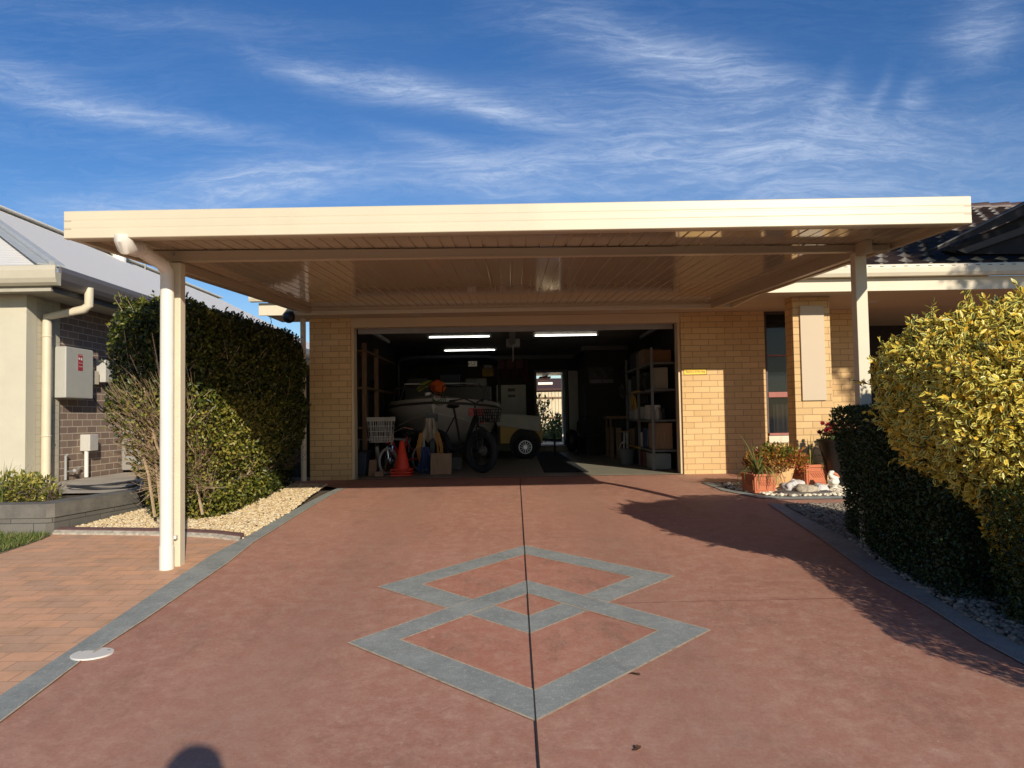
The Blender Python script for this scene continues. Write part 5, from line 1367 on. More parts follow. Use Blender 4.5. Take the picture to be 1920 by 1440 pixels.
# ---- floor mat, poster, right side
mt = [at(1003, 849, 1), ]
def fl(px, py):
    d = ray(px, py); t = (FZ + .005 - CAM.z) / d.z; p = CAM + d * t; return (p.x, p.y)
mp = [fl(1003, 849), fl(1046, 848), fl(1104, 885.5), fl(1020, 886)]
mb = MB(); mb.add([(p[0], p[1], FZ + .006) for p in mp] + [(p[0], p[1], FZ + .014) for p in mp], [(3, 2, 1, 0), (4, 5, 6, 7), (0, 1, 5, 4), (1, 2, 6, 5), (2, 3, 7, 6), (3, 0, 4, 7)])
o = obj('floor_mat', mb, M_mat, None, loc=(mp[3][0], mp[3][1], FZ)); tag(o, 'long black rubber mat on the pale garage floor', 'mat')
s0, s1 = at(1103, 721, 17.19), at(1151, 687, 17.19)
po = thing('poster', 'dark framed poster on the inner garage wall beside the rear door', 'poster', ((s0.x + s1.x) / 2, 17.19, s0.z))
part('frame', lambda m: m.box(s0.x, s1.x, 17.17, 17.198, s0.z, s1.z), M_black, po, bevel=.004)
part('picture', lambda m: m.box(s0.x + .02, s1.x - .02, 17.164, 17.169, s0.z + .02, s1.z - .02), plain('poster_dark', (.05, .045, .042), .5, .8, 9), po)
part('caption', lambda m: (m.box(s0.x + .03, s1.x - .28, 17.160, 17.163, s0.z + .03, s0.z + .11), m.box(s1.x - .26, s1.x - .03, 17.160, 17.163, s0.z + .03, s0.z + .11)), plain('poster_pale', (.2, .19, .18), .5), po)
dpx = at(1181, 697, 15.6)
dpq = thing('drill_press', 'dark round-headed drill press with a green panel on the work bench', 'drill press', (dpx.x, 15.7, 1.5))
part('head', lambda m: m.ball((dpx.x, 15.6, dpx.z), .16, .24, .16, 18, 12), M_black, dpq, smooth=True)
part('green_panel', lambda m: m.ball((dpx.x + .06, 15.42, dpx.z + .03), .075, .05, .03, 12, 8), plain('green_panel', (.02, .22, .12), .4), dpq, smooth=True)
part('column', lambda m: m.tube([(dpx.x + .03, 15.75, 1.53), (dpx.x + .03, 15.75, dpx.z)], .05, 12), M_greymet, dpq, smooth=True)
part('base', lambda m: m.box(dpx.x - .12, dpx.x + .2, 15.5, 15.95, 1.50, 1.53), M_black, dpq)
wbk = thing('work_bench', 'dark timber work bench below the drill press', 'work bench', (2.1, 15.8, FZ))
part('bench_top', lambda m: m.box(X(1139, 15.4), 2.58, 15.4, 16.2, FZ + .80, FZ + .855), M_timber, wbk)
part('drawer', lambda m: m.box(X(1146, 15.4), 2.5, 15.45, 16.1, FZ + .62, FZ + .799), M_dark, wbk)
for lx in (X(1142, 15.45), 2.5):
    for ly in (15.45, 16.12): part('leg', lambda m: m.box(lx, lx + .07, ly, ly + .07, FZ + .003, FZ + .799), M_timber, wbk)
part('side_panel', lambda m: m.box(X(1153, 15.43), X(1163, 15.43), 15.43, 15.46, FZ + .01, FZ + .618), M_ply, wbk)
wt = at(1175, 812, 14.4)
tbl = thing('white_leg_stand', 'small stool with tapered white leg in front of the work bench', 'stool', (wt.x, 14.5, FZ))
part('seat', lambda m: m.lathe([(.14, 0), (.15, .015), (.14, .03)], (wt.x + .05, 14.55, wt.z + .01), 20), M_ply, tbl)
for k in range(3):
    a = -1.9 + k * 2.1
    part('leg', lambda m: m.tube([(wt.x + .05 + .09 * math.cos(a), 14.55 + .09 * math.sin(a), wt.z + .01), (wt.x + .05 + .13 * math.cos(a), 14.55 + .13 * math.sin(a), FZ + .003)], [.024, .010], 8), M_offwhite, tbl)
chx = at(1103, 805, 16.6)
chr_ = thing('folding_chair', 'dark folding chair with a curved back near the poster', 'chair', (chx.x, 16.7, FZ))
part('back', lambda m: (m.tube([(chx.x - .22, 16.9, FZ + .4), (chx.x - .2, 16.95, FZ + .72), (chx.x - .08, 16.97, FZ + .84), (chx.x + .08, 16.97, FZ + .84), (chx.x + .2, 16.95, FZ + .72), (chx.x + .22, 16.9, FZ + .4)], .018, 8), m.box(chx.x - .19, chx.x + .19, 16.94, 16.96, FZ + .5, FZ + .78)), M_dark, chr_)
part('seat', lambda m: m.box(chx.x - .22, chx.x + .22, 16.45, 16.88, FZ + .42, FZ + .45), M_dark, chr_)
for sx_ in (-1, 1):
    part('leg', lambda m: m.tube([(chx.x + sx_ * .21, 16.88, FZ + .42), (chx.x + sx_ * .22, 16.5, FZ + .01)], .014, 6), M_dark, chr_)
    part('leg', lambda m: m.tube([(chx.x + sx_ * .21, 16.48, FZ + .42), (chx.x + sx_ * .22, 16.92, FZ + .01)], .014, 6), M_dark, chr_)
bk_ = at(1072, 830, 18.6)
simple_lump('black_bag', 'black bag slumped on the floor beside the open door leaf', 'bag', 1073, 826, 18.4, .17, .15, .26, M_black, 9, .15)
# metal shelving along the right wall
M_shelf = plain('shelf_metal', (.14, .14, .135), .6)
shf = thing('shelving_unit', 'grey metal shelving crowded with goods along the right garage wall', 'shelves', (2.42, 12.6, FZ))
sx0, sx1, sy0, sy1 = 2.16, 2.58, 11.95, 14.6
for (a, c) in ((sx0, sy0), (sx1 - .04, sy0), (sx0, sy1), (sx1 - .04, sy1), (sx0, 13.25)):
    part('upright', lambda m: m.box(a, a + .04, c, c + .04, FZ + .003, 2.55), M_shelf, shf)
SHZ = [.95, 1.42, 1.90, 2.32]
for z in SHZ: part('shelf', lambda m: m.box(sx0, sx1, sy0 + .041, sy1 - .001, z - .03, z), M_shelf, shf)
def goods(name, lab, cat, y0, y1, x0, x1, z, h, mat, bev=.01):
    o = part(name, lambda m: m.box(x0, x1, y0, y1, z + .003, z + h), mat, None, bevel=bev, loc=((x0 + x1) / 2, (y0 + y1) / 2, z)); return tag(o, lab, cat)
goods('framed_panel', 'pale framed panel propped on the top garage shelf nearest the door', 'panel', 12.05, 12.09, 2.2, 2.45, SHZ[2], .34, plain('pale_panel', (.30, .27, .21), .7))
goods('cardboard_box', 'brown cardboard box at the bottom bay of the metal shelving', 'box', 12.05, 12.5, 2.2, 2.5, SHZ[0], .42, M_ply)
goods('cardboard_box', 'tan box high on the metal shelving above the framed panel', 'box', 12.1, 12.6, 2.2, 2.52, SHZ[3], .2, plain('tan_box', (.25, .12, .05), .8))
goods('storage_crate', 'white crate on the middle shelf of the metal shelving', 'crate', 13.3, 13.7, 2.17, 2.45, SHZ[1] + .0, .22, M_offwhite)
goods('paper_stack', 'row of white packets on the middle shelf behind the crate', 'packets', 13.8, 14.4, 2.18, 2.4, SHZ[1], .16, plain('packets', (.35, .34, .32), .7, .4, 14))
goods('yellow_level', 'yellow strip lying along the edge of a metal shelf', 'spirit level', 13.0, 14.2, 2.10, 2.155, SHZ[0] - .02, .03, M_yellow, .003)
goods('yellow_level', 'yellow strip on the shelf edge beneath the framed panel', 'spirit level', 12.9, 13.6, 2.10, 2.155, SHZ[2] - .02, .03, M_yellow, .003)
goods('tool_case', 'black tool case on the top shelf deep in the garage', 'case', 13.3, 14.2, 2.2, 2.5, SHZ[2], .3, M_dark)
goods('tool_case', 'dark tool case near the ceiling above the deeper shelves', 'case', 13.4, 14.3, 2.2, 2.5, SHZ[3], .3, M_dark)
cloth('hanging_towel', 'pale pink towel hanging from the front of the metal shelving', 1240, 766, 812, 13.0, .10, .26, plain('towel', (.38, .29, .24), .9), 7)
for i, (yv, lab) in enumerate(((12.12, 'white spray bottle nearest the garage door on the middle shelf'), (12.24, 'white spray bottle in the middle of the shelf row'), (12.38, 'white spray bottle deepest of the shelf row'))):
    if i == 0:
        sp = thing('spray_bottle', lab, 'bottle', (2.28, yv, SHZ[1]), 'spray bottles on the metal shelving')
        part('bottle', lambda m: m.lathe([(.035, .003), (.04, .02), (.04, .13), (.018, .17), (.015, .2)], (2.28, yv, SHZ[1]), 14), M_offwhite, sp, smooth=True)
        part('trigger', lambda m: (m.box(2.24, 2.30, yv - .012, yv + .012, SHZ[1] + .2, SHZ[1] + .225), m.box(2.245, 2.255, yv - .008, yv + .008, SHZ[1] + .15, SHZ[1] + .199)), M_white, sp)
    else: copy_tree(sp, (2.26 + .05 * i, yv, SHZ[1]), lab)
goods('tool_box', 'dull red tool box on the floor under the metal shelving', 'tool box', 12.9, 13.5, 2.18, 2.5, FZ, .26, plain('tool_red', (.16, .03, .025), .5))
goods('paint_tin', 'square white tin beside the spray bottles on the middle shelf', 'tin', 12.55, 12.8, 2.2, 2.42, SHZ[1], .24, M_offwhite)
goods('jerry_can', 'dark blue jerry can on the lowest metal shelf', 'jerry can', 12.7, 13.1, 2.2, 2.5, SHZ[0], .33, plain('can_blue', (.03, .05, .12), .5), .03)
goods('carton', 'brown carton squeezed on the top shelf beside the tool case', 'box', 12.7, 13.2, 2.18, 2.5, SHZ[3], .27, M_ply)
bkx = at(1222, 812, 13.6)
bkt = thing('bucket', 'grey bucket standing on the floor before the metal shelving', 'bucket', (2.0, 13.6, FZ))
part('bucket_body', lambda m: m.lathe([(.11, .004), (.145, .27), (.15, .275), (.14, .27), (.108, .02)], (2.0, 13.6, FZ), 22), M_shelf, bkt, smooth=True)
part('handle', lambda m: m.tube([(1.855, 13.6, FZ + .26), (1.9, 13.56, FZ + .38), (2.0, 13.54, FZ + .42), (2.1, 13.56, FZ + .38), (2.145, 13.6, FZ + .26)], .006, 6), M_steel, bkt)
for k_, (yv, zt_, lab_) in enumerate(((14.75, 2.55, 'long handled broom hanging on the right garage wall past the shelves'), (15.0, 2.4, 'dark rake hanging on the right garage wall beside the broom'))):
    tl = thing(('broom', 'rake')[k_], lab_, ('broom', 'rake')[k_], (2.5, yv, 1.0))
    part('handle', lambda m: m.tube([(2.54, yv, 1.05), (2.54, yv, zt_)], .014, 7), M_timber, tl)
    part('head', lambda m: m.hexa([(2.50, yv - .14, zt_ + .01), (2.58, yv - .14, zt_ + .01), (2.58, yv + .14, zt_ + .01), (2.50, yv + .14, zt_ + .01), (2.50, yv - .18, zt_ + .13), (2.58, yv - .18, zt_ + .13), (2.58, yv + .18, zt_ + .13), (2.50, yv + .18, zt_ + .13)]), (M_yellow, M_dark)[k_], tl)
for k_, (xo, zz_, hh__, lab_) in enumerate(((-.55, 2.12, .2, 'dark box stowed on the left under the boat canopy'), (.1, 2.12, .26, 'dark blue box stowed in the middle under the boat canopy'), (.62, 2.12, .17, 'grey box stowed on the right under the boat canopy'))):
    o = part('stowed_box', lambda m: m.box(BX + xo - .22, BX + xo + .2, 15.35, 15.7, zz_ + .004, zz_ + hh__), (M_black, plain('stow_blue', (.03, .035, .07), .6), M_shelf)[k_], None, bevel=.02, loc=(BX + xo, 15.5, zz_)); tag(o, lab_, 'box')
for k_, (y0_, y1_, z_, h_, mt_, nm_, lab_, cat_) in enumerate((
        (13.75, 14.1, SHZ[1] + .16, .12, M_dark, 'parts_tray', 'black parts tray stacked on the white packets', 'tray'),
        (12.12, 12.42, SHZ[2] + .0, .0, None, None, None, None),
        (12.6, 12.85, SHZ[2], .30, plain('can_green', (.02, .06, .035), .5), 'fuel_can', 'dark green can behind the framed panel on the shelf', 'can'),
        (13.15, 13.35, SHZ[0], .25, M_offwhite, 'white_tub', 'white tub in the lower bay of the metal shelving', 'tub'),
        (13.4, 13.9, SHZ[0], .36, M_dark, 'machine_case', 'black machine case in the lower bay beside the white tub', 'case'),
        (13.95, 14.5, SHZ[0], .30, M_ply, 'crate', 'brown crate at the deep end of the lower shelf', 'crate'),
        (13.6, 14.4, FZ, .28, M_dark, 'floor_case', 'long black case on the floor under the deep shelves', 'case'),
        (12.2, 12.7, FZ, .26, M_greymet, 'tool_cabinet', 'grey tool cabinet on the floor under the shelf nearest the door', 'cabinet'))):
    if mt_ is None: continue
    goods(nm_, lab_, cat_, y0_, y1_, 2.19, 2.5, z_, h_, mt_, .015)
hook = None
for k_, (yv, zz_, lab_, mt_) in enumerate(((12.3, 2.02, 'coil of dark hose hanging on the shelf upright nearest the garage door', M_rubber), (13.32, 1.72, 'coil of yellow cable hanging on the middle shelf upright', M_yellow), (14.62, 1.95, 'coil of black cable hanging on the far shelf upright', M_black))):
    cl_ = part('cable_coil', lambda m: [m.ring((2.13 - .012 * q_, yv, zz_), (1, .15 * q_ - .3, .1), .10 + .012 * q_, .011, 20, 6) for q_ in range(4)], mt_, None, smooth=True, loc=(2.12, yv, zz_ - .12)); tag(cl_, lab_, 'cable')
# things around the boat bow
for k_, (px_, py_, Y_, w_, h_, mt_, nm_, lab_, cat_) in enumerate((
        (765, 880, 12.9, .42, .30, M_dark, 'crate', 'dark crate on the floor behind the orange cones', 'crate'),
        (848, 880, 12.7, .30, .22, plain('bag_grey', (.12, .11, .10), .9), 'duffel_bag', 'grey bag on the floor behind the plywood board', 'bag'),
        (700, 800, 13.25, .34, .30, M_dark, 'cabinet_box', 'dark box on the table behind the small bicycle', 'box'))):
    p_ = at(px_, py_, Y_); zb_ = FZ + .004 if k_ < 2 else FZ + .554
    o = part(nm_, lambda m: m.box(p_.x - w_ / 2, p_.x + w_ / 2, Y_, Y_ + .26, zb_, zb_ + h_), mt_, None, bevel=.04, loc=(p_.x, Y_ + .13, zb_)); tag(o, lab_, cat_)
# cord hanging from the ceiling
hp = at(995, 640, 15.5)
o = part('rope_loop', lambda m: (m.tube([(hp.x - .2, 15.5, GC - .01), (hp.x - .02, 15.5, hp.z), (hp.x + .14, 15.5, GC - .01)], .008, 6), m.tube([(hp.x, 15.5, hp.z + .02), (hp.x - .03, 15.5, hp.z - .1), (hp.x + .02, 15.5, hp.z - .12), (hp.x, 15.5, hp.z)], .01, 6)), M_black, None, loc=(hp.x, 15.5, GC)); tag(o, 'looped black cord hanging from the garage ceiling', 'cord')
# ------------------------------------------------------------------ LEFT HEDGE
def lerp(a, b, t): return a + (b - a) * t
def sm(t): t = np.clip(t, 0, 1); return t * t * (3 - 2 * t)
def lhedge_sdf(P):
    z = P[:, 2]; k = sm((z - .55) / 1.25)
    w2 = .05 * wob(P, 13, 6) + .025 * wob(P, 29, 2)
    yf = 7.55 - .62 * k + .06 * wob(P, 5) + w2
    xl = -3.70 - .06 * k + .05 * wob(P, 4, 1) - w2; xr = -2.86 + .06 * k + .08 * wob(P, 4.4, 2) + w2
    xr = xr - .14 * sm((P[:, 1] - 9) / 1.6) * (1 - k)
    yb = 10.75; zt = 2.66 + .012 * (P[:, 1] - 7) + .04 * wob(P, 6, 3) + w2 * .7
    rr = .30
    q = np.stack([np.maximum(xl - P[:, 0], P[:, 0] - xr), np.maximum(yf - P[:, 1], P[:, 1] - yb), np.maximum(.42 - z, z - zt)], 1) + rr
    return np.linalg.norm(np.maximum(q, 0), axis=1) + np.minimum(q.max(1), 0) - rr
hd = thing('clipped_hedge', 'tall clipped green hedge with bare twigs showing, behind the white downpipe', 'hedge', (-3.2, 8.6, zg(8.2)))
P, N = shell(lhedge_sdf, (-4.0, 6.7, .45), (-2.5, 11, 2.9), 78000, .20, 11, 1.6)
r = np.random.default_rng(12)
def bare(P):
    g = np.exp(-(((P[:, 1] - 7.5) / 1.1) ** 2)) * np.exp(-(((P[:, 2] - 1.38) / .40) ** 2))
    patch = np.clip(.75 + .9 * wob(P, 5.2, 5), 0, 1)
    gl_ = np.exp(-(((P[:, 0] + 3.42) / .42) ** 2)) * np.exp(-(((P[:, 1] - 7.2) / .6) ** 2)) * np.exp(-(((P[:, 2] - 1.22) / .62) ** 4))
    return np.clip(0.36 * g * patch + .66 * gl_, 0, .97)
keep = r.uniform(0, 1, len(P)) > bare(P)
P, N = P[keep], N[keep]
rv = np.clip(r.beta(2.2, 2.4, len(P)) + .16 * wob(P, 3.1, 7) + .22 * sm((P[:, 2] - 2.35) / .3) * (P[:, 1] < 8), 0, 1)
lowlit = sm((1.9 - P[:, 2]) / .3) * sm((9.6 - P[:, 1]) / .8)  # sunlight on the lower front leaves, put into the leaf tone
rv = np.clip(rv + .40 * lowlit, 0, 1)
leaves('foliage', P, N * .5 + r.normal(size=P.shape) * .75 + np.array([0, 0, .5]), .044, .026, M_hedge, hd, 13, rnd=rv, out=N + np.array([.1, -.2, .3]), spread=.75)
HS, HN = shell(lhedge_sdf, (-4.0, 6.7, 1.2), (-2.5, 11, 2.9), 240, .03, 18, 0)
hp_ = []; hn_ = []; hst = MB(); rq = random.Random(19)
for a, n_ in zip(HS, HN):
    d = (Vector(n_) * .6 + Vector((rq.gauss(0, .35), rq.gauss(0, .35), .8))).normalized(); L_ = rq.uniform(.05, .15); p0 = Vector(a) - d * .06
    hst.tube([p0, p0 + d * (L_ + .06)], [.003, .0015], 4, False)
    for j_ in range(7): hp_.append(tuple(p0 + d * (.06 + L_ * j_ / 7))); hn_.append(tuple(d + Vector((rq.gauss(0, .7), rq.gauss(0, .7), rq.gauss(0, .5)))))
leaves('shoots', np.array(hp_), np.array(hn_), .04, .022, M_hedge, hd, 20)
Q, NQ = shell(lhedge_sdf, (-4.0, 6.7, .45), (-2.5, 11, 2.9), 30000, .45, 15, 0.2)
kq = (r.uniform(0, 1, len(Q)) > bare(Q) * .8)
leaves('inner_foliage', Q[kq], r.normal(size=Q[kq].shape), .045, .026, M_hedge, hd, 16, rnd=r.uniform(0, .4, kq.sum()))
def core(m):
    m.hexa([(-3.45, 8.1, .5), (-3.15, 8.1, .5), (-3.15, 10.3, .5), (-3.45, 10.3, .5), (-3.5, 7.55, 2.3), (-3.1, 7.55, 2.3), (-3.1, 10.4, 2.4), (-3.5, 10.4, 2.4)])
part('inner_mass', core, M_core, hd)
def twigs(m, n, seed, rmin, rmax, tgt):
    rd_ = random.Random(seed)
    for _ in range(n):
        b0, e0_ = tgt(rd_)
        k = 5; pts = []; 
        for i in range(k + 1):
            t = i / k; q = Vector(b0).lerp(Vector(e0_), t); q.z += .10 * math.sin(PI * t) * (1 - t)
            if 0 < i < k: q += Vector((rd_.gauss(0, .018), rd_.gauss(0, .018), rd_.gauss(0, .015)))
            pts.append(q)
        R0 = rd_.uniform(rmin, rmax)
        m.tube(pts, [R0 * (1 - .78 * i / k) for i in range(k + 1)], 5, False)
        for _f in range(3):
            i = rd_.randint(2, k - 1); q = pts[i]; d = (pts[i + 1] - pts[i]).normalized()
            d2 = (d + Vector((rd_.gauss(0, .5), rd_.gauss(0, .5), rd_.gauss(.2, .4)))).normalized()
            L = rd_.uniform(.10, .26)
            m.tube([q, q + d2 * L * .5 + Vector((0, 0, .01)), q + d2 * L + Vector((0, 0, .03))], [R0 * .45, R0 * .3, R0 * .15], 4, False)
def tgt_f(rd_):
    bx = rd_.uniform(-3.5, -3.0); by = rd_.uniform(7.75, 8.6)
    if rd_.random() < .66:
        ex = rd_.uniform(-3.66, -2.88); ez = rd_.uniform(.75, 1.98); ey = 7.5 - .62 * float(sm(np.array([(ez - .55) / 1.25]))[0]) + rd_.uniform(-.07, .10)
    else:
        ex = rd_.uniform(-2.97, -2.86); ez = rd_.uniform(.85, 1.8); ey = rd_.uniform(7.1, 8.6)
    return (bx, by, .55 + rd_.uniform(0, .5)), (ex, ey, ez)
part('twigs', lambda m: (m.add(hst.v, hst.f), twigs(m, 640, 3, .003, .0085, tgt_f)), M_twig, hd)
def tgt_t(rd_):
    bx = rd_.uniform(-3.5, -3.0); by = rd_.uniform(7.3, 8.2)
    return (bx, by, .6), (bx + rd_.uniform(-.25, .15), by - rd_.uniform(.2, .55), rd_.uniform(1.9, 2.35))
part('trunk', lambda m: twigs(m, 16, 8, .010, .019, tgt_t), M_twig, hd)
def tgt_b(rd_):
    by = rd_.uniform(8.8, 10.5); ez = rd_.uniform(.9, 2.3)
    return (rd_.uniform(-3.4, -3.1), by, .6), (-2.86, by + rd_.uniform(-.3, .3), ez)
part('twigs', lambda m: twigs(m, 110, 9, .005, .010, tgt_b), M_twigdk, hd)

# ------------------------------------------------------------------ RIGHT HEDGES AND BUSH
def hedge(name, lab, sdf, lo, hi, n, mat, seed, loc, corebox, L=.028, W=.017, top_sunlit=None):
    t = thing(name, lab, 'hedge', loc)
    P, N = shell(sdf, lo, hi, n, .13, seed, 1.8)
    r = np.random.default_rng(seed + 1)
    rv = r.beta(2, 2.4, len(P)) * .9
    if top_sunlit is not None: rv = np.clip(rv + .45 * sm((P[:, 2] - top_sunlit + .12) / .12), 0, 1)  # sunlit hedge top painted in as yellower leaves
    leaves('foliage', P, N * .6 + r.normal(size=P.shape) * .8 + np.array([0, 0, .4]), L, W, mat, t, seed + 2, rnd=rv, out=N + np.array([0, -.1, .3]), spread=.8)
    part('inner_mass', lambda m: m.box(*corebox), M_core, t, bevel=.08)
    rd_ = random.Random(seed)
    return t
def rh1(P):
    y = P[:, 1]; xl = np.where(y < 5.25, 2.57 + (y - 4.73) * .10, 2.622 + (y - 5.25) * .23) + .03 * wob(P, 5, 1) - .225 * (.42 * sm((P[:, 2] - .34) / .2) + .58 * sm((P[:, 2] - .7) / .8)) * sm((y - 4.7) / .9)
    q = np.stack([np.maximum(xl - P[:, 0], P[:, 0] - 3.55), np.maximum(4.62 + .04 * wob(P, 6) - y, y - 6.7), np.maximum(.32 - P[:, 2], P[:, 2] - (1.53 + .02 * wob(P, 7, 2)))], 1) + .10
    return np.linalg.norm(np.maximum(q, 0), axis=1) + np.minimum(q.max(1), 0) - .10
hedge('box_hedge', 'dark green box hedge hiding the foot of the right carport post', rh1, (2.3, 4.5, .3), (3.7, 6.9, 1.65), 62000, M_box, 21, (3.0, 5.6, zg(5.6)), (2.98, 3.45, 4.80, 6.5, .34, 1.42))
def rh2(P):
    y = P[:, 1]; xl = 2.67 + .03 * wob(P, 5, 1) - .03 * sm((P[:, 2] - .6) / .4)
    q = np.stack([np.maximum(xl - P[:, 0], P[:, 0] - 3.7), np.maximum(2.2 - y, y - (4.42 + .03 * wob(P, 6))), np.maximum(.2 - P[:, 2], P[:, 2] - (1.14 + .02 * wob(P, 7, 2)))], 1) + .09
    return np.linalg.norm(np.maximum(q, 0), axis=1) + np.minimum(q.max(1), 0) - .09
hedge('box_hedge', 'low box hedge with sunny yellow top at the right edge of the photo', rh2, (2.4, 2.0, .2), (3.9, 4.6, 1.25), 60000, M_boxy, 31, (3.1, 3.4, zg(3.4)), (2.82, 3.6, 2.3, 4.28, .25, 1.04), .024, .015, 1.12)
# variegated bush
vb = thing('variegated_bush', 'big yellow and green variegated bush rising above the box hedges', 'bush', (3.05, 4.5, zg(4.5)))
e1 = ellsdf((3.26, 4.62, 1.50), (.94, .74, .69)); e2 = ellsdf((3.0, 4.45, .97), (.27, .24, .55)); e4 = ellsdf((2.74, 4.70, 1.70), (.43, .45, .43)); e3 = ellsdf((3.42, 4.40, 1.40), (.78, .68, .68))
def vsdf(P):
    return np.minimum(np.minimum(np.minimum(e1(P), e2(P)), e3(P)), e4(P)) + .065 * wob(P, 4.2) + .035 * wob(P, 9, 4) + .02 * wob(P, 19, 2)
P, N = shell(vsdf, (2.0, 3.4, .3), (4.4, 5.7, 2.6), 62000, .26, 51, 1.2)
r = np.random.default_rng(52)
k = P[:, 0] < 4.3; P, N = P[k], N[k]
rv = np.clip(r.beta(2, 2.3, len(P)) + .06 + .30 * np.clip(wob(P, 3.2, 9), 0, 1) * (r.uniform(0, 1, len(P)) < .4) + .25 * (P[:, 2] < 1.0), 0, 1)
leaves('foliage', P, N * .5 + r.normal(size=P.shape) * .7 + np.array([-.1, -.1, .0]), .043, .0215, M_varieg, vb, 53, rich=True, rnd=rv, fold=.22, out=N + np.array([.1, -.35, .25]), spread=.62)
# young shoots standing proud of the outline
S, NS_ = shell(vsdf, (2.0, 3.4, 1.0), (4.3, 5.7, 2.6), 210, .03, 54, 0)
SP = []; SD = []
rs = random.Random(4); sticks = MB()
for a, n_ in zip(S, NS_):
    if a[2] < 1.1: continue
    d = Vector(n_) + Vector((rs.gauss(0, .3), rs.gauss(0, .3), .55 + rs.gauss(0, .2))); d.normalize()
    L = rs.uniform(.06, .15); p0 = Vector(a) - d * .1
    sticks.tube([p0, p0 + d * (L + .1)], [.005, .002], 4, False)
    for j in range(10):
        t = .1 + L * j / 10; SP.append(tuple(p0 + d * t)); SD.append(tuple(d * .8 + Vector((rs.gauss(0, .6), rs.gauss(0, .6), rs.gauss(0, .5)))))
leaves('shoots', np.array(SP), np.array(SD), .044, .021, M_varieg, vb, 55, rich=True, fold=.18)
part('branches', lambda m: (m.add(sticks.v, sticks.f), twigs(m, 40, 12, .01, .02, lambda q: ((3.05 + q.uniform(-.12, .12), 4.5 + q.uniform(-.12, .12), .35), (3.15 + q.uniform(-.6, .7), 4.6 + q.uniform(-.5, .5), q.uniform(1.1, 2.0))))), M_twigdk, vb)
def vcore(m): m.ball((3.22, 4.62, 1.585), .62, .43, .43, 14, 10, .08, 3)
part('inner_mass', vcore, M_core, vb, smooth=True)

# ------------------------------------------------------------------ terrace plants (left)
def smallbush(name, lab, c, rx, n, seed, mat, L, W, cat='shrub', rz_=None):
    t = thing(name, lab, cat, c)
    s = ellsdf((c[0], c[1], c[2] + (rz_ or rx) * .8), (rx, rx * .8, rz_ or rx))
    P, N = shell(lambda q: s(q) + .05 * wob(q, 9), (c[0] - rx - .1, c[1] - rx, c[2]), (c[0] + rx + .1, c[1] + rx, c[2] + 2 * (rz_ or rx) + .2), n, .16, seed, .6)
    r = np.random.default_rng(seed)
    leaves('foliage', P, N * .7 + r.normal(size=P.shape) * .6 + np.array([0, 0, .6]), L, W, mat, t, seed)
    part('stem', lambda m: twigs(m, 14, seed, .004, .007, lambda q: ((c[0] + q.uniform(-.05, .05), c[1], c[2]), (c[0] + q.uniform(-rx, rx) * .8, c[1] + q.uniform(-.1, .1), c[2] + q.uniform(.1, 1.3) * (rz_ or rx)))), M_twigdk, t)
    return t
M_ybush = leafmat('golden_leaf', [(0, (.07, .10, .02)), (.4, (.20, .21, .04)), (.75, (.44, .38, .08)), (1, (.62, .54, .15))], .3, .45)
q = at(62, 930, 7.75); smallbush('golden_shrub', 'small golden leaved shrub behind the grey block wall', (q.x, 7.75, .745), .22, 420, 61, M_ybush, .05, .026, rz_=.14)
q = at(118, 930, 7.8); smallbush('golden_shrub', 'tiny golden sprig at the corner of the grey block wall', (q.x, 7.62, .745), .075, 130, 62, M_ybush, .045, .022, rz_=.09)
q = at(8, 930, 7.6); smallbush('golden_shrub', 'green and gold shrub at the left edge of the photo', (q.x, 7.7, .745), .22, 360, 63, M_ybush, .05, .026, rz_=.15)
def strap_plant(name, lab, cat, c, n, L, wid, spread, seed, mat, group=None, parent=None, partname='leaves'):
    r = random.Random(seed); V = []; Fq = []; A = []; E_ = []
    for i in range(n):
        a = r.uniform(0, 2 * PI); lean = r.uniform(.1, spread); l = L * r.uniform(.55, 1.15); w_ = wid * r.uniform(.7, 1.2); droop = r.uniform(.1, 1.0) * lean
        d = Vector((math.cos(a), math.sin(a), 0)); s = Vector((-math.sin(a), math.cos(a), 0)); p = Vector(c) + d * r.uniform(0, .035)
        k = 8; rv_ = r.random(); ang = PI / 2 - lean * .5; base = len(V)
        for j in range(k + 1):
            t = j / k; ww = w_ * (math.sin(PI * min(.98, .12 + .88 * t)) ** .5) * (1 - t * .55) / 2
            V += [tuple(p - s * ww), tuple(p + s * ww)]; A += [rv_, rv_]; E_ += [1, 1]
            p = p + (d * math.cos(ang) + Vector((0, 0, math.sin(ang)))) * l / k
            ang -= (lean * .35 + droop * 1.3 * t) * .42
        for j in range(k): Fq.append((base + 2 * j, base + 2 * j + 1, base + 2 * j + 3, base + 2 * j + 2))
    if parent is None:
        t = thing(name, lab, cat, c, group); parent = t
    return npmesh(partname, np.array(V), np.array(Fq), mat, parent, {'rnd': np.array(A), 'edge': np.array(E_)}, smooth=True)
q = at(14, 905, 7.7); strap_plant('grass_tuft', 'spiky grass tuft among the golden shrubs at far left', 'plant', (q.x, 7.62, .745), 46, .42, .014, 1.2, 71, M_spiky)

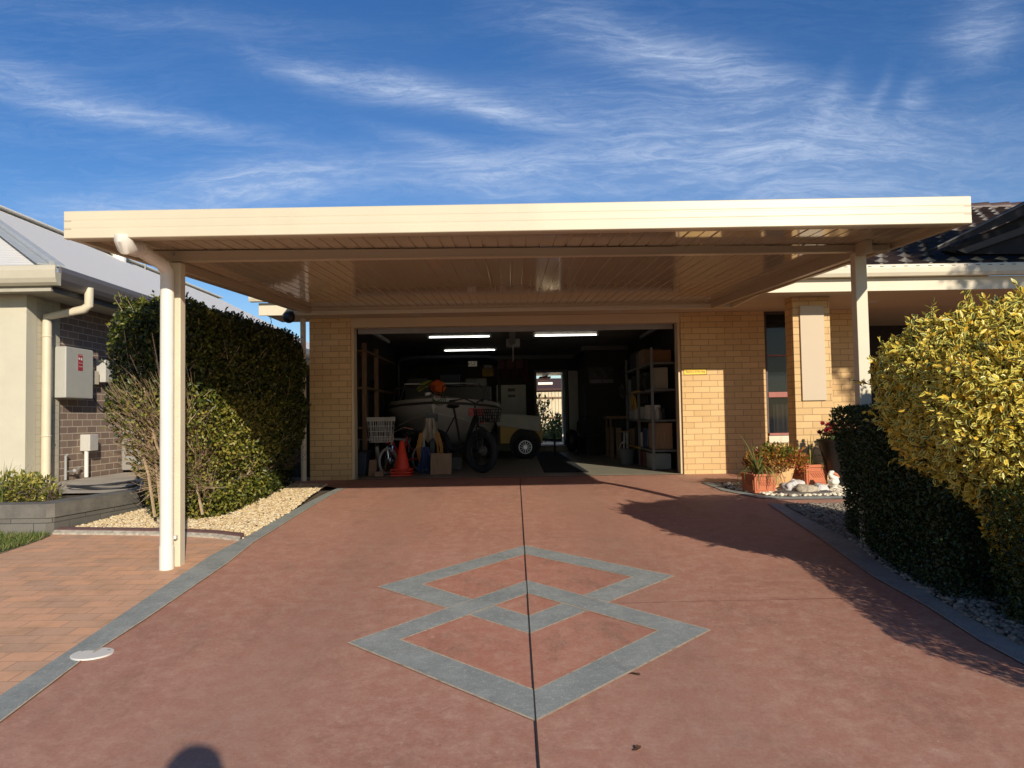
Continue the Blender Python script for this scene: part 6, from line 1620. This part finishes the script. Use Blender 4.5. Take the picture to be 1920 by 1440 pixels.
# ------------------------------------------------------------------ PORCH POTS
def square_planter(name, lab, x, y, w_, h, ang, seed, nleaf, L, group):
    z0 = zg(y) + .012
    t = thing(name, lab, 'planter', (x, y, z0), group)
    Mx = Matrix.Translation((x, y, z0)) @ Matrix.Rotation(ang, 4, 'Z')
    def P(nm, fn, mat, par=None, **k):
        mb = MB(); mb.xf = Mx; fn(mb); return obj(nm, mb, mat, par or t, **k)
    a = w_ / 2; b_ = a * .92
    def body(m): m.hexa([(-b_, -b_, 0), (b_, -b_, 0), (b_, b_, 0), (-b_, b_, 0), (-a * .97, -a * .97, h * .86), (a * .97, -a * .97, h * .86), (a * .97, a * .97, h * .86), (-a * .97, a * .97, h * .86)])
    bd_ = P('pot_body', body, M_terra, bevel=.006)
    def rim(m):
        for (x0, x1, y0, y1) in ((-a * 1.06, a * 1.06, -a * 1.06, -a * .86), (-a * 1.06, a * 1.06, a * .86, a * 1.06), (-a * 1.06, -a * .86, -a * .859, a * .859), (a * .86, a * 1.06, -a * .859, a * .859)):
            m.box(x0, x1, y0, y1, h * .862, h)
    P('rim', rim, M_terra, bevel=.005)
    def relief(m):
        for face in range(4):
            R_ = Matrix.Rotation(face * PI / 2, 4, 'Z')
            def B(x0, z0_, x1, z1_, tk):
                d = Vector((x1 - x0, 0, z1_ - z0_)); n_ = Vector((-d.z, 0, d.x)).normalized() * tk / 2
                f = lambda xx, zz, o: R_ @ Vector((xx, -(b_ + (a * .97 - b_) * zz / (h * .86)) - o, zz))
                A0 = [(x0 - n_.x, z0_ - n_.z), (x1 - n_.x, z1_ - n_.z), (x1 + n_.x, z1_ + n_.z), (x0 + n_.x, z0_ + n_.z)]
                m.hexa([f(*A0[0], -.004), f(*A0[1], -.004), f(*A0[2], -.004), f(*A0[3], -.004), f(*A0[0], .007), f(*A0[1], .007), f(*A0[2], .007), f(*A0[3], .007)])
            X0 = a * .74
            for zz in (h * .16, h * .70): B(-X0, zz, X0, zz, .012)
            for xx in (-X0, X0): B(xx, h * .155, xx, h * .705, .012)
            for i in range(6):
                xx = -X0 * .75 + i * X0 * .27; B(xx - .0, h * .62, min(X0 * .9, xx + X0 * .42), h * .62 - (min(X0 * .9, xx + X0 * .42) - xx) * 1.15, .013)
    P('relief', relief, M_terra, bd_)
    P('soil', lambda m: m.box(-a * .85, a * .85, -a * .85, a * .85, h * .80, h * .90), M_soil)
    pl = thing('strap_leaf_plant', {1: 'strap-leaved plant growing in the front square terracotta planter', 2: 'strap-leaved plant growing in the square planter beside the tall black pot'}[seed], 'plant', (x, y, z0 + h * .9), 'strap-leaved plants in square planters')
    strap_plant(None, None, None, (x, y, z0 + h * .9), nleaf, L * 1.15, .020, 1.9, seed + 80, M_spiky, parent=pl)
    if seed == 1:
        strap_plant(None, None, None, (x - .02, y, z0 + h * .9), 9, L * 1.35, .016, 2.3, 97, M_spiky, parent=pl, partname='long_leaves')
    return t
g1 = gp(1424, 925); square_planter('square_planter', 'square terracotta planter with diagonal relief at the corner of the pebble bed', g1[0] + .005, g1[1] + .03, .285, .215, rad(14), 1, 44, .42, 'square terracotta planters')
g2 = gp(1545, 915); square_planter('square_planter', 'square terracotta planter half hidden behind the tall black pot', g2[0] - .07, g2[1] + .25, .31, .25, rad(14), 2, 34, .36, 'square terracotta planters')
# ochre pot with succulent
g3 = gp(1462, 919); ox, oy = g3[0], g3[1] + .12; oz = zg(oy) + .012
op = thing('round_pot', 'large round ochre pot overflowing with a red and green succulent', 'pot', (ox, oy, oz))
part('pot_body', lambda m: m.lathe([(.132, 0), (.148, .006), (.152, .024), (.144, .036), (.148, .04), (.18, .115), (.212, .22), (.226, .30), (.22, .335), (.21, .345), (.20, .335), (.192, .29)], (ox, oy, oz), 40), M_ochre, op, smooth=True)
part('soil', lambda m: m.lathe([(.192, .29), (.1, .315), (.01, .32)], (ox, oy, oz), 24, False), M_soil, op)
su = thing('succulent', 'red and yellow-green succulent spilling over the round ochre pot', 'plant', (ox, oy, oz + .32))
r = np.random.default_rng(91); n = 3000
ang = r.uniform(0, 2 * PI, n); rr_ = np.sqrt(r.uniform(0, 1, n)) * .36
hh_ = .42 - .12 * (rr_ / .36) ** 2 + r.normal(size=n) * .035 + .04 * np.sin(ang * 3 + rr_ * 12)
fall = (rr_ > .26) & (r.uniform(0, 1, n) < .4); hh_ = np.where(fall, hh_ - r.uniform(0, .07, n), hh_); rr_ = np.where(fall, np.clip(rr_, .24, .30), rr_)
Ps = np.column_stack([ox + rr_ * np.cos(ang), oy + rr_ * np.sin(ang), oz + hh_])
Ds = np.column_stack([np.cos(ang) * .8, np.sin(ang) * .8, np.full(n, .7)]) + r.normal(size=(n, 3)) * .55
leaves('foliage', Ps, Ds, .040, .026, M_succ, su, 92, rnd=np.clip(.15 + .55 * (rr_ / .36) ** 1.5 + r.normal(size=n) * .2 + .1 * fall, 0, 1))
part('stem', lambda m: twigs(m, 24, 93, .004, .008, lambda q: ((ox, oy, oz + .30), (ox + q.uniform(-.3, .3), oy + q.uniform(-.3, .3), oz + .42))), M_twigdk, su)
# tall black pot with red flowers
g4 = gp(1578, 917); bx_, by_ = X(1579, 9.25), 9.25; bz_ = zg(by_) + .012; bt_ = at(1575, 824, 9.1).z
H4 = bt_ - bz_
tp = thing('tall_pot', 'tall tapering black pot holding red flowers beside the dark hedge', 'pot', (bx_, by_, bz_))
def tall(m):
    pr = [(.155, 0)]; 
    for i in range(1, 30):
        t = i / 30; pr.append((.155 + .145 * t ** .9 + (.003 if i % 2 else -.002), H4 * t))
    pr += [(.305, H4 * .985), (.312, H4), (.285, H4), (.275, H4 * .93)]
    m.lathe(pr, (bx_, by_, bz_), 36)
part('pot_body', tall, plain('black_pot', (.016, .015, .016), .4, .2, 20), tp, smooth=True)
part('soil', lambda m: m.lathe([(.27, H4 * .93), (.01, H4 * .95)], (bx_, by_, bz_), 24, False), M_soil, tp)
fw = thing('red_flowers', 'clump of red flowers standing in the tall black pot', 'flowers', (bx_, by_, bz_ + H4 * .95))
fP = []; fD = []; stem = MB(); rf = random.Random(77)
for i in range(56):
    c_ = Vector((bx_ + rf.uniform(-.25, .2), by_ + rf.uniform(-.2, .15), bz_ + H4 + rf.uniform(.05, .19)))
    nrm = Vector((rf.gauss(0, .5), -.5 + rf.gauss(0, .4), .8)).normalized(); t1 = nrm.orthogonal().normalized(); t2 = nrm.cross(t1)
    for ring_ in range(2):
        for j in range(12):
            a = j * PI / 6 + ring_ * .3; d = t1 * math.cos(a) + t2 * math.sin(a) + nrm * (.2 + .6 * ring_); fP.append(tuple(c_)); fD.append(tuple(d))
    stem.tube([Vector((bx_ + rf.uniform(-.1, .1), by_, bz_ + H4 * .94)), c_], [.005, .003], 4, False)
leaves('petals', np.array(fP), np.array(fD), .034, .016, M_petal, fw, 78)
obj('stem', stem, M_stemleaf and plain('flower_stem', (.06, .10, .03), .6), fw)
r = np.random.default_rng(79); n = 420
Pl = np.column_stack([bx_ + r.uniform(-.22, .2, n), by_ + r.uniform(-.2, .2, n), bz_ + H4 + r.uniform(-.02, .09, n)])
leaves('leaves', Pl, r.normal(size=(n, 3)) + np.array([0, 0, .5]), .06, .022, M_stemleaf, fw, 80)
# rocks
def rockmat(name, stops):
    m, nt, b = newmat(name); o_ = coord(nt, 'Object')
    col = ramp(nt, noise(nt, o_, 11, 8, .7, .4), stops); nt.links.new(col, b.inputs['Base Color']); b.inputs['Roughness'].default_value = .85
    bump(nt, b, noise(nt, o_, 40, 8, .7), .7, .012); return m
def rock(name, lab, px, py, sx_, sy_, sz_, mat, seed):
    g = gp(px, py); z0 = zg(g[1]) + .01
    bm = bmesh.new(); bmesh.ops.create_icosphere(bm, subdivisions=4, radius=1)
    rd_ = random.Random(seed); ph = [rd_.uniform(0, 6) for _ in range(8)]
    from mathutils import noise as mn
    for v in bm.verts:
        c_ = v.co.copy(); k = 1 + .34 * mn.noise(c_ * 1.3 + Vector((seed, 0, 0))) + .16 * mn.noise(c_ * 3.1 + Vector((0, seed, 0))) + .06 * mn.noise(c_ * 8)
        v.co = Vector((c_.x * k * sx_, c_.y * k * sy_, c_.z * k * sz_)); 
        v.co.z = max(v.co.z, -sz_ * .45)
    me = bpy.data.meshes.new(name); bm.to_mesh(me); bm.free(); boxuv(me, (0, 0, 0)); finish(me, mat, True)
    o = bpy.data.objects.new(name, me); C.objects.link(o); o.location = (g[0], g[1] + sy_ * .6, z0 + sz_ * .42); tag(o, lab, 'rock', 'pale rocks in the pebble bed'); return o
M_rw = rockmat('white_rock', [(.35, (.09, .085, .08)), (.48, (.55, .52, .48)), (.75, (.72, .69, .64))])
M_rt = rockmat('tan_rock', [(.3, (.12, .09, .06)), (.5, (.42, .35, .25)), (.75, (.60, .53, .41))])
rock('garden_rock', 'black and white rock lying left of the other rocks by the ochre pot', 1489, 926, .125, .10, .095, M_rw, 3)
rock('garden_rock', 'rough tan rock in front of the square planter', 1516, 929, .15, .10, .075, M_rt, 6)
rock('garden_rock', 'pale grey rock at the right end of the rock group near the pelican', 1540, 926, .09, .08, .075, M_rw, 9)
rock('garden_rock', 'flat pale rock behind the black and white rock', 1496, 917, .11, .08, .07, M_rw, 12)
# pelican figurine
g5 = gp(1566, 920.5); fx, fy = g5[0], g5[1] + .05; fz = zg(fy) + .02
pe = thing('pelican_figurine', 'white pelican figurine with an orange beak beside the tall black pot', 'figurine', (fx, fy, fz))
PM = Matrix.Translation((fx, fy, fz)) @ Matrix.Scale(.70, 4) @ Matrix.Translation((-fx, -fy, -fz))
def ppart(name, fn, mat, parent, **k):
    mb = MB(); mb.xf = PM; fn(mb); return obj(name, mb, mat, parent, **k)
M_pel = plain('pelican_white', (.74, .70, .60), .5, .05, 20)
ppart('body', lambda m: m.tube([(fx + .01, fy, fz), (fx + .01, fy, fz + .02), (fx + .01, fy, fz + .03), (fx + .005, fy, fz + .06), (fx + .005, fy, fz + .12), (fx + .015, fy, fz + .165), (fx + .005, fy, fz + .185), (fx - .03, fy, fz + .205), (fx - .05, fy, fz + .235), (fx - .035, fy, fz + .262), (fx + .0, fy, fz + .262), (fx + .03, fy, fz + .245)], [.055, .058, .05, .075, .098, .07, .045, .034, .033, .037, .040, .022], 20), M_pel, pe, smooth=True)
ppart('beak', lambda m: m.tube([(fx + .0, fy - .02, fz + .262), (fx + .05, fy - .02, fz + .232), (fx + .105, fy - .015, fz + .185)], [.022, .026, .008], 12), plain('beak_orange', (.55, .19, .10), .5), pe, smooth=True)
ppart('pouch', lambda m: m.tube([(fx + .01, fy - .005, fz + .235), (fx + .06, fy - .005, fz + .20), (fx + .10, fy - .01, fz + .175)], [.018, .026, .007], 10), M_pel, pe, smooth=True)
for s in (-1, 1): ppart('eye', lambda m: m.ball((fx - .012, fy + s * .037, fz + .268), .006, n=8, m=6), M_black, pe)
ppart('wing', lambda m: m.ball((fx + .0, fy - .082, fz + .115), .06, .02, .045, 14, 10), M_pel, pe, smooth=True)
# ------------------------------------------------------------------ unseen tree added out of frame on the right to shade the porch gutter
tt = thing('added_shade_tree', 'unseen leafy tree added right of the frame to shade the porch gutter', 'tree', (9.9, 3.0, zg(3.0)))
ts = ellsdf((9.75, 3.0, 6.3), (1.75, 1.6, 1.9))
P, N = shell(lambda q: ts(q) + .25 * wob(q, 2.2), (7.4, 1, 4), (12, 5, 8.6), 9000, 1.1, 95, .3)
leaves('crown', P, np.random.default_rng(96).normal(size=P.shape), .16, .08, M_stemleaf, tt, 97)
part('trunk', lambda m: (m.tube([(9.9, 3, zg(3)), (9.85, 3.05, 2.5), (9.75, 3, 5.5)], [.16, .12, .06], 10), m.tube([(9.85, 3.05, 2.6), (9.2, 2.8, 5.6)], [.07, .02], 6), m.tube([(9.85, 3.05, 3.0), (10.5, 3.3, 6.2)], [.07, .02], 6), m.tube([(9.8, 3.05, 3.6), (9.7, 2.3, 6.4)], [.06, .02], 6)), M_twigdk, tt, smooth=True)
# ------------------------------------------------------------------ stray leaves on the drive
dl = leafmat('dead_leaf', [(0, (.08, .04, .02)), (1, (.16, .08, .04))], .1, .7)
for i, (px_, py_) in enumerate(((1187, 1412), (1200, 1270),)):
    g = gp(px_, py_)
    ang_ = [.3, 1.9][i]
    P_ = np.array([[g[0] + .012 * k * math.cos(ang_), g[1] + .012 * k * math.sin(ang_), zg(g[1]) + .009 + .001 * k] for k in range(3)])
    D_ = np.array([[math.cos(ang_ + k * .7), math.sin(ang_ + k * .7), .01] for k in range(3)])
    o = leaves('dead_leaf', P_, D_, .034, .02, dl, None, 100 + i, rich=True, fold=.04, out=np.tile([0, 0, 1.0], (3, 1)), spread=.08, loc=(g[0], g[1], zg(g[1])))
    tag(o, ('curled brown leaf on the red drive near the bottom of the photo', 'small brown leaf on the drive right of the lower diamond')[i], 'leaf')

# ------------------------------------------------------------------ the photographer (only the shadow reaches the picture)
hx, hy = .14, -.38; gz = zg(hy)
ph = thing('person', 'person in dark clothes standing behind the camera, holding a phone up', 'person', (hx, hy, gz))
def skinbody(name, nodes, edges, mat):
    me = bpy.data.meshes.new(name); off_ = rootloc(ph)
    me.from_pydata([tuple(Vector(n_[0]) - off_) for n_ in nodes], edges, [])
    o = bpy.data.objects.new(name, me); C.objects.link(o); o.parent = ph
    md = o.modifiers.new('skin', 'SKIN'); sv = me.skin_vertices[0] if me.skin_vertices else None
    if sv is None:
        bm = bmesh.new(); bm.from_mesh(me); bm.verts.layers.skin.verify(); bm.to_mesh(me); bm.free(); sv = me.skin_vertices[0]
    for i, n_ in enumerate(nodes): sv.data[i].radius = (n_[1], n_[1] if len(n_) < 3 else n_[2])
    sv.data[0].use_root = True
    s_ = o.modifiers.new('sub', 'SUBSURF'); s_.levels = 2; s_.render_levels = 2
    me.materials.append(mat); return o
Hh = 1.66; z = lambda f: gz + f * Hh
nodes = [((hx, hy, z(.52)), .15, .11), ((hx, hy, z(.62)), .135, .10), ((hx, hy - .01, z(.74)), .16, .11), ((hx, hy, z(.815)), .11, .085), ((hx, hy + .01, z(.855)), .052), ((hx, hy + .03, z(.89)), .06), ((hx, hy + .02, z(.935)), .088, .10), ((hx, hy + .01, z(.975)), .062)]
edges = [(0, 1), (1, 2), (2, 3), (3, 4), (4, 5), (5, 6), (6, 7)]
for s in (-1, 1):
    b_ = len(nodes)
    nodes += [((hx + s * .095, hy, z(.48)), .085), ((hx + s * .10, hy + .01, z(.28)), .058), ((hx + s * .105, hy, z(.16)), .05), ((hx + s * .105, hy - .01, z(.045)), .036), ((hx + s * .12, hy + .14, z(.02)), .032)]
    edges += [(0, b_), (b_, b_ + 1), (b_ + 1, b_ + 2), (b_ + 2, b_ + 3), (b_ + 3, b_ + 4)]
for s in (-1, 1):
    b_ = len(nodes); wx = .105 * s
    nodes += [((hx + s * .18, hy, z(.80)), .055), ((hx + s * .25, hy + .04, z(.66)), .042), ((wx + s * .045, -.16, 1.40), .027), ((wx + s * .015, -.085, 1.47), .024, .032), ((wx - s * .02, -.045, 1.49), .018, .03)]
    edges += [(3, b_), (b_, b_ + 1), (b_ + 1, b_ + 2), (b_ + 2, b_ + 3), (b_ + 3, b_ + 4)]
    for k in range(4):
        i0 = len(nodes); zz = 1.53 - .024 * k; l = (.9, 1.05, 1.0, .8)[k]
        nodes += [((wx - s * .02, -.028, zz), .009), ((wx - s * .036 * l, -.022, zz + .002), .0085), ((wx - s * .055 * l, -.034, zz), .0075)]
        edges += [(b_ + 4, i0), (i0, i0 + 1), (i0 + 1, i0 + 2)]
    i0 = len(nodes); nodes += [((wx - s * .02, -.068, 1.515), .010), ((wx - s * .045, -.064, 1.525), .009)]; edges += [(b_ + 3, i0), (i0, i0 + 1)]
M_skin = plain('skin', (.42, .25, .18), .5); M_cloth = plain('dark_clothes', (.05, .055, .07), .9)
skinbody('body', nodes, edges, M_skin)
hc = Vector((hx, hy + .02, z(.935)))
part('hair', lambda m: m.ball(hc + Vector((0, -.03, .035)), .10, .115, .105, 18, 12, .03, 2), plain('hair', (.05, .03, .02), .8), ph, smooth=True)
part('shirt', lambda m: m.tube([(hx, hy, z(.50)), (hx, hy, z(.60)), (hx, hy - .01, z(.74)), (hx, hy, z(.815))], [.185, .17, .20, .13], 20), M_cloth, ph, smooth=True)
for s in (-1, 1):
    part('ear', lambda m: m.ball(hc + Vector((s * .09, -.005, -.005)), .014, .022, .032, 10, 8), M_skin, ph, smooth=True)
    part('eye', lambda m: m.ball(hc + Vector((s * .035, .098, .0)), .013, n=10, m=8), M_white, ph, smooth=True)
    part('trouser_leg', lambda m: m.tube([(hx + s * .09, hy, z(.52)), (hx + s * .10, hy + .01, z(.28)), (hx + s * .105, hy, z(.05))], [.115, .085, .075], 16), M_cloth, ph, smooth=True)
    part('shoe', lambda m: m.ball((hx + s * .115, hy + .06, z(.022)), .05, .14, .04, 14, 8), M_black, ph, smooth=True)
part('nose', lambda m: m.ball(hc + Vector((0, .115, -.025)), .014, .02, .026, 10, 8), M_skin, ph, smooth=True)
part('mouth', lambda m: m.ball(hc + Vector((0, .095, -.062)), .028, .012, .008, 10, 6), plain('lips', (.35, .12, .10), .5), ph, smooth=True)
pn = thing('phone', 'dark phone held up level in both hands at the camera', 'phone', (0, -.04, 1.46))
part('case', lambda m: m.box(-.078, .078, -.048, -.040, 1.452, 1.528), M_black, pn, bevel=.003)
part('lens', lambda m: m.disc((0.06, -.0385, 1.512), (0, 1, 0), .008, .003, 12), M_dark, pn)
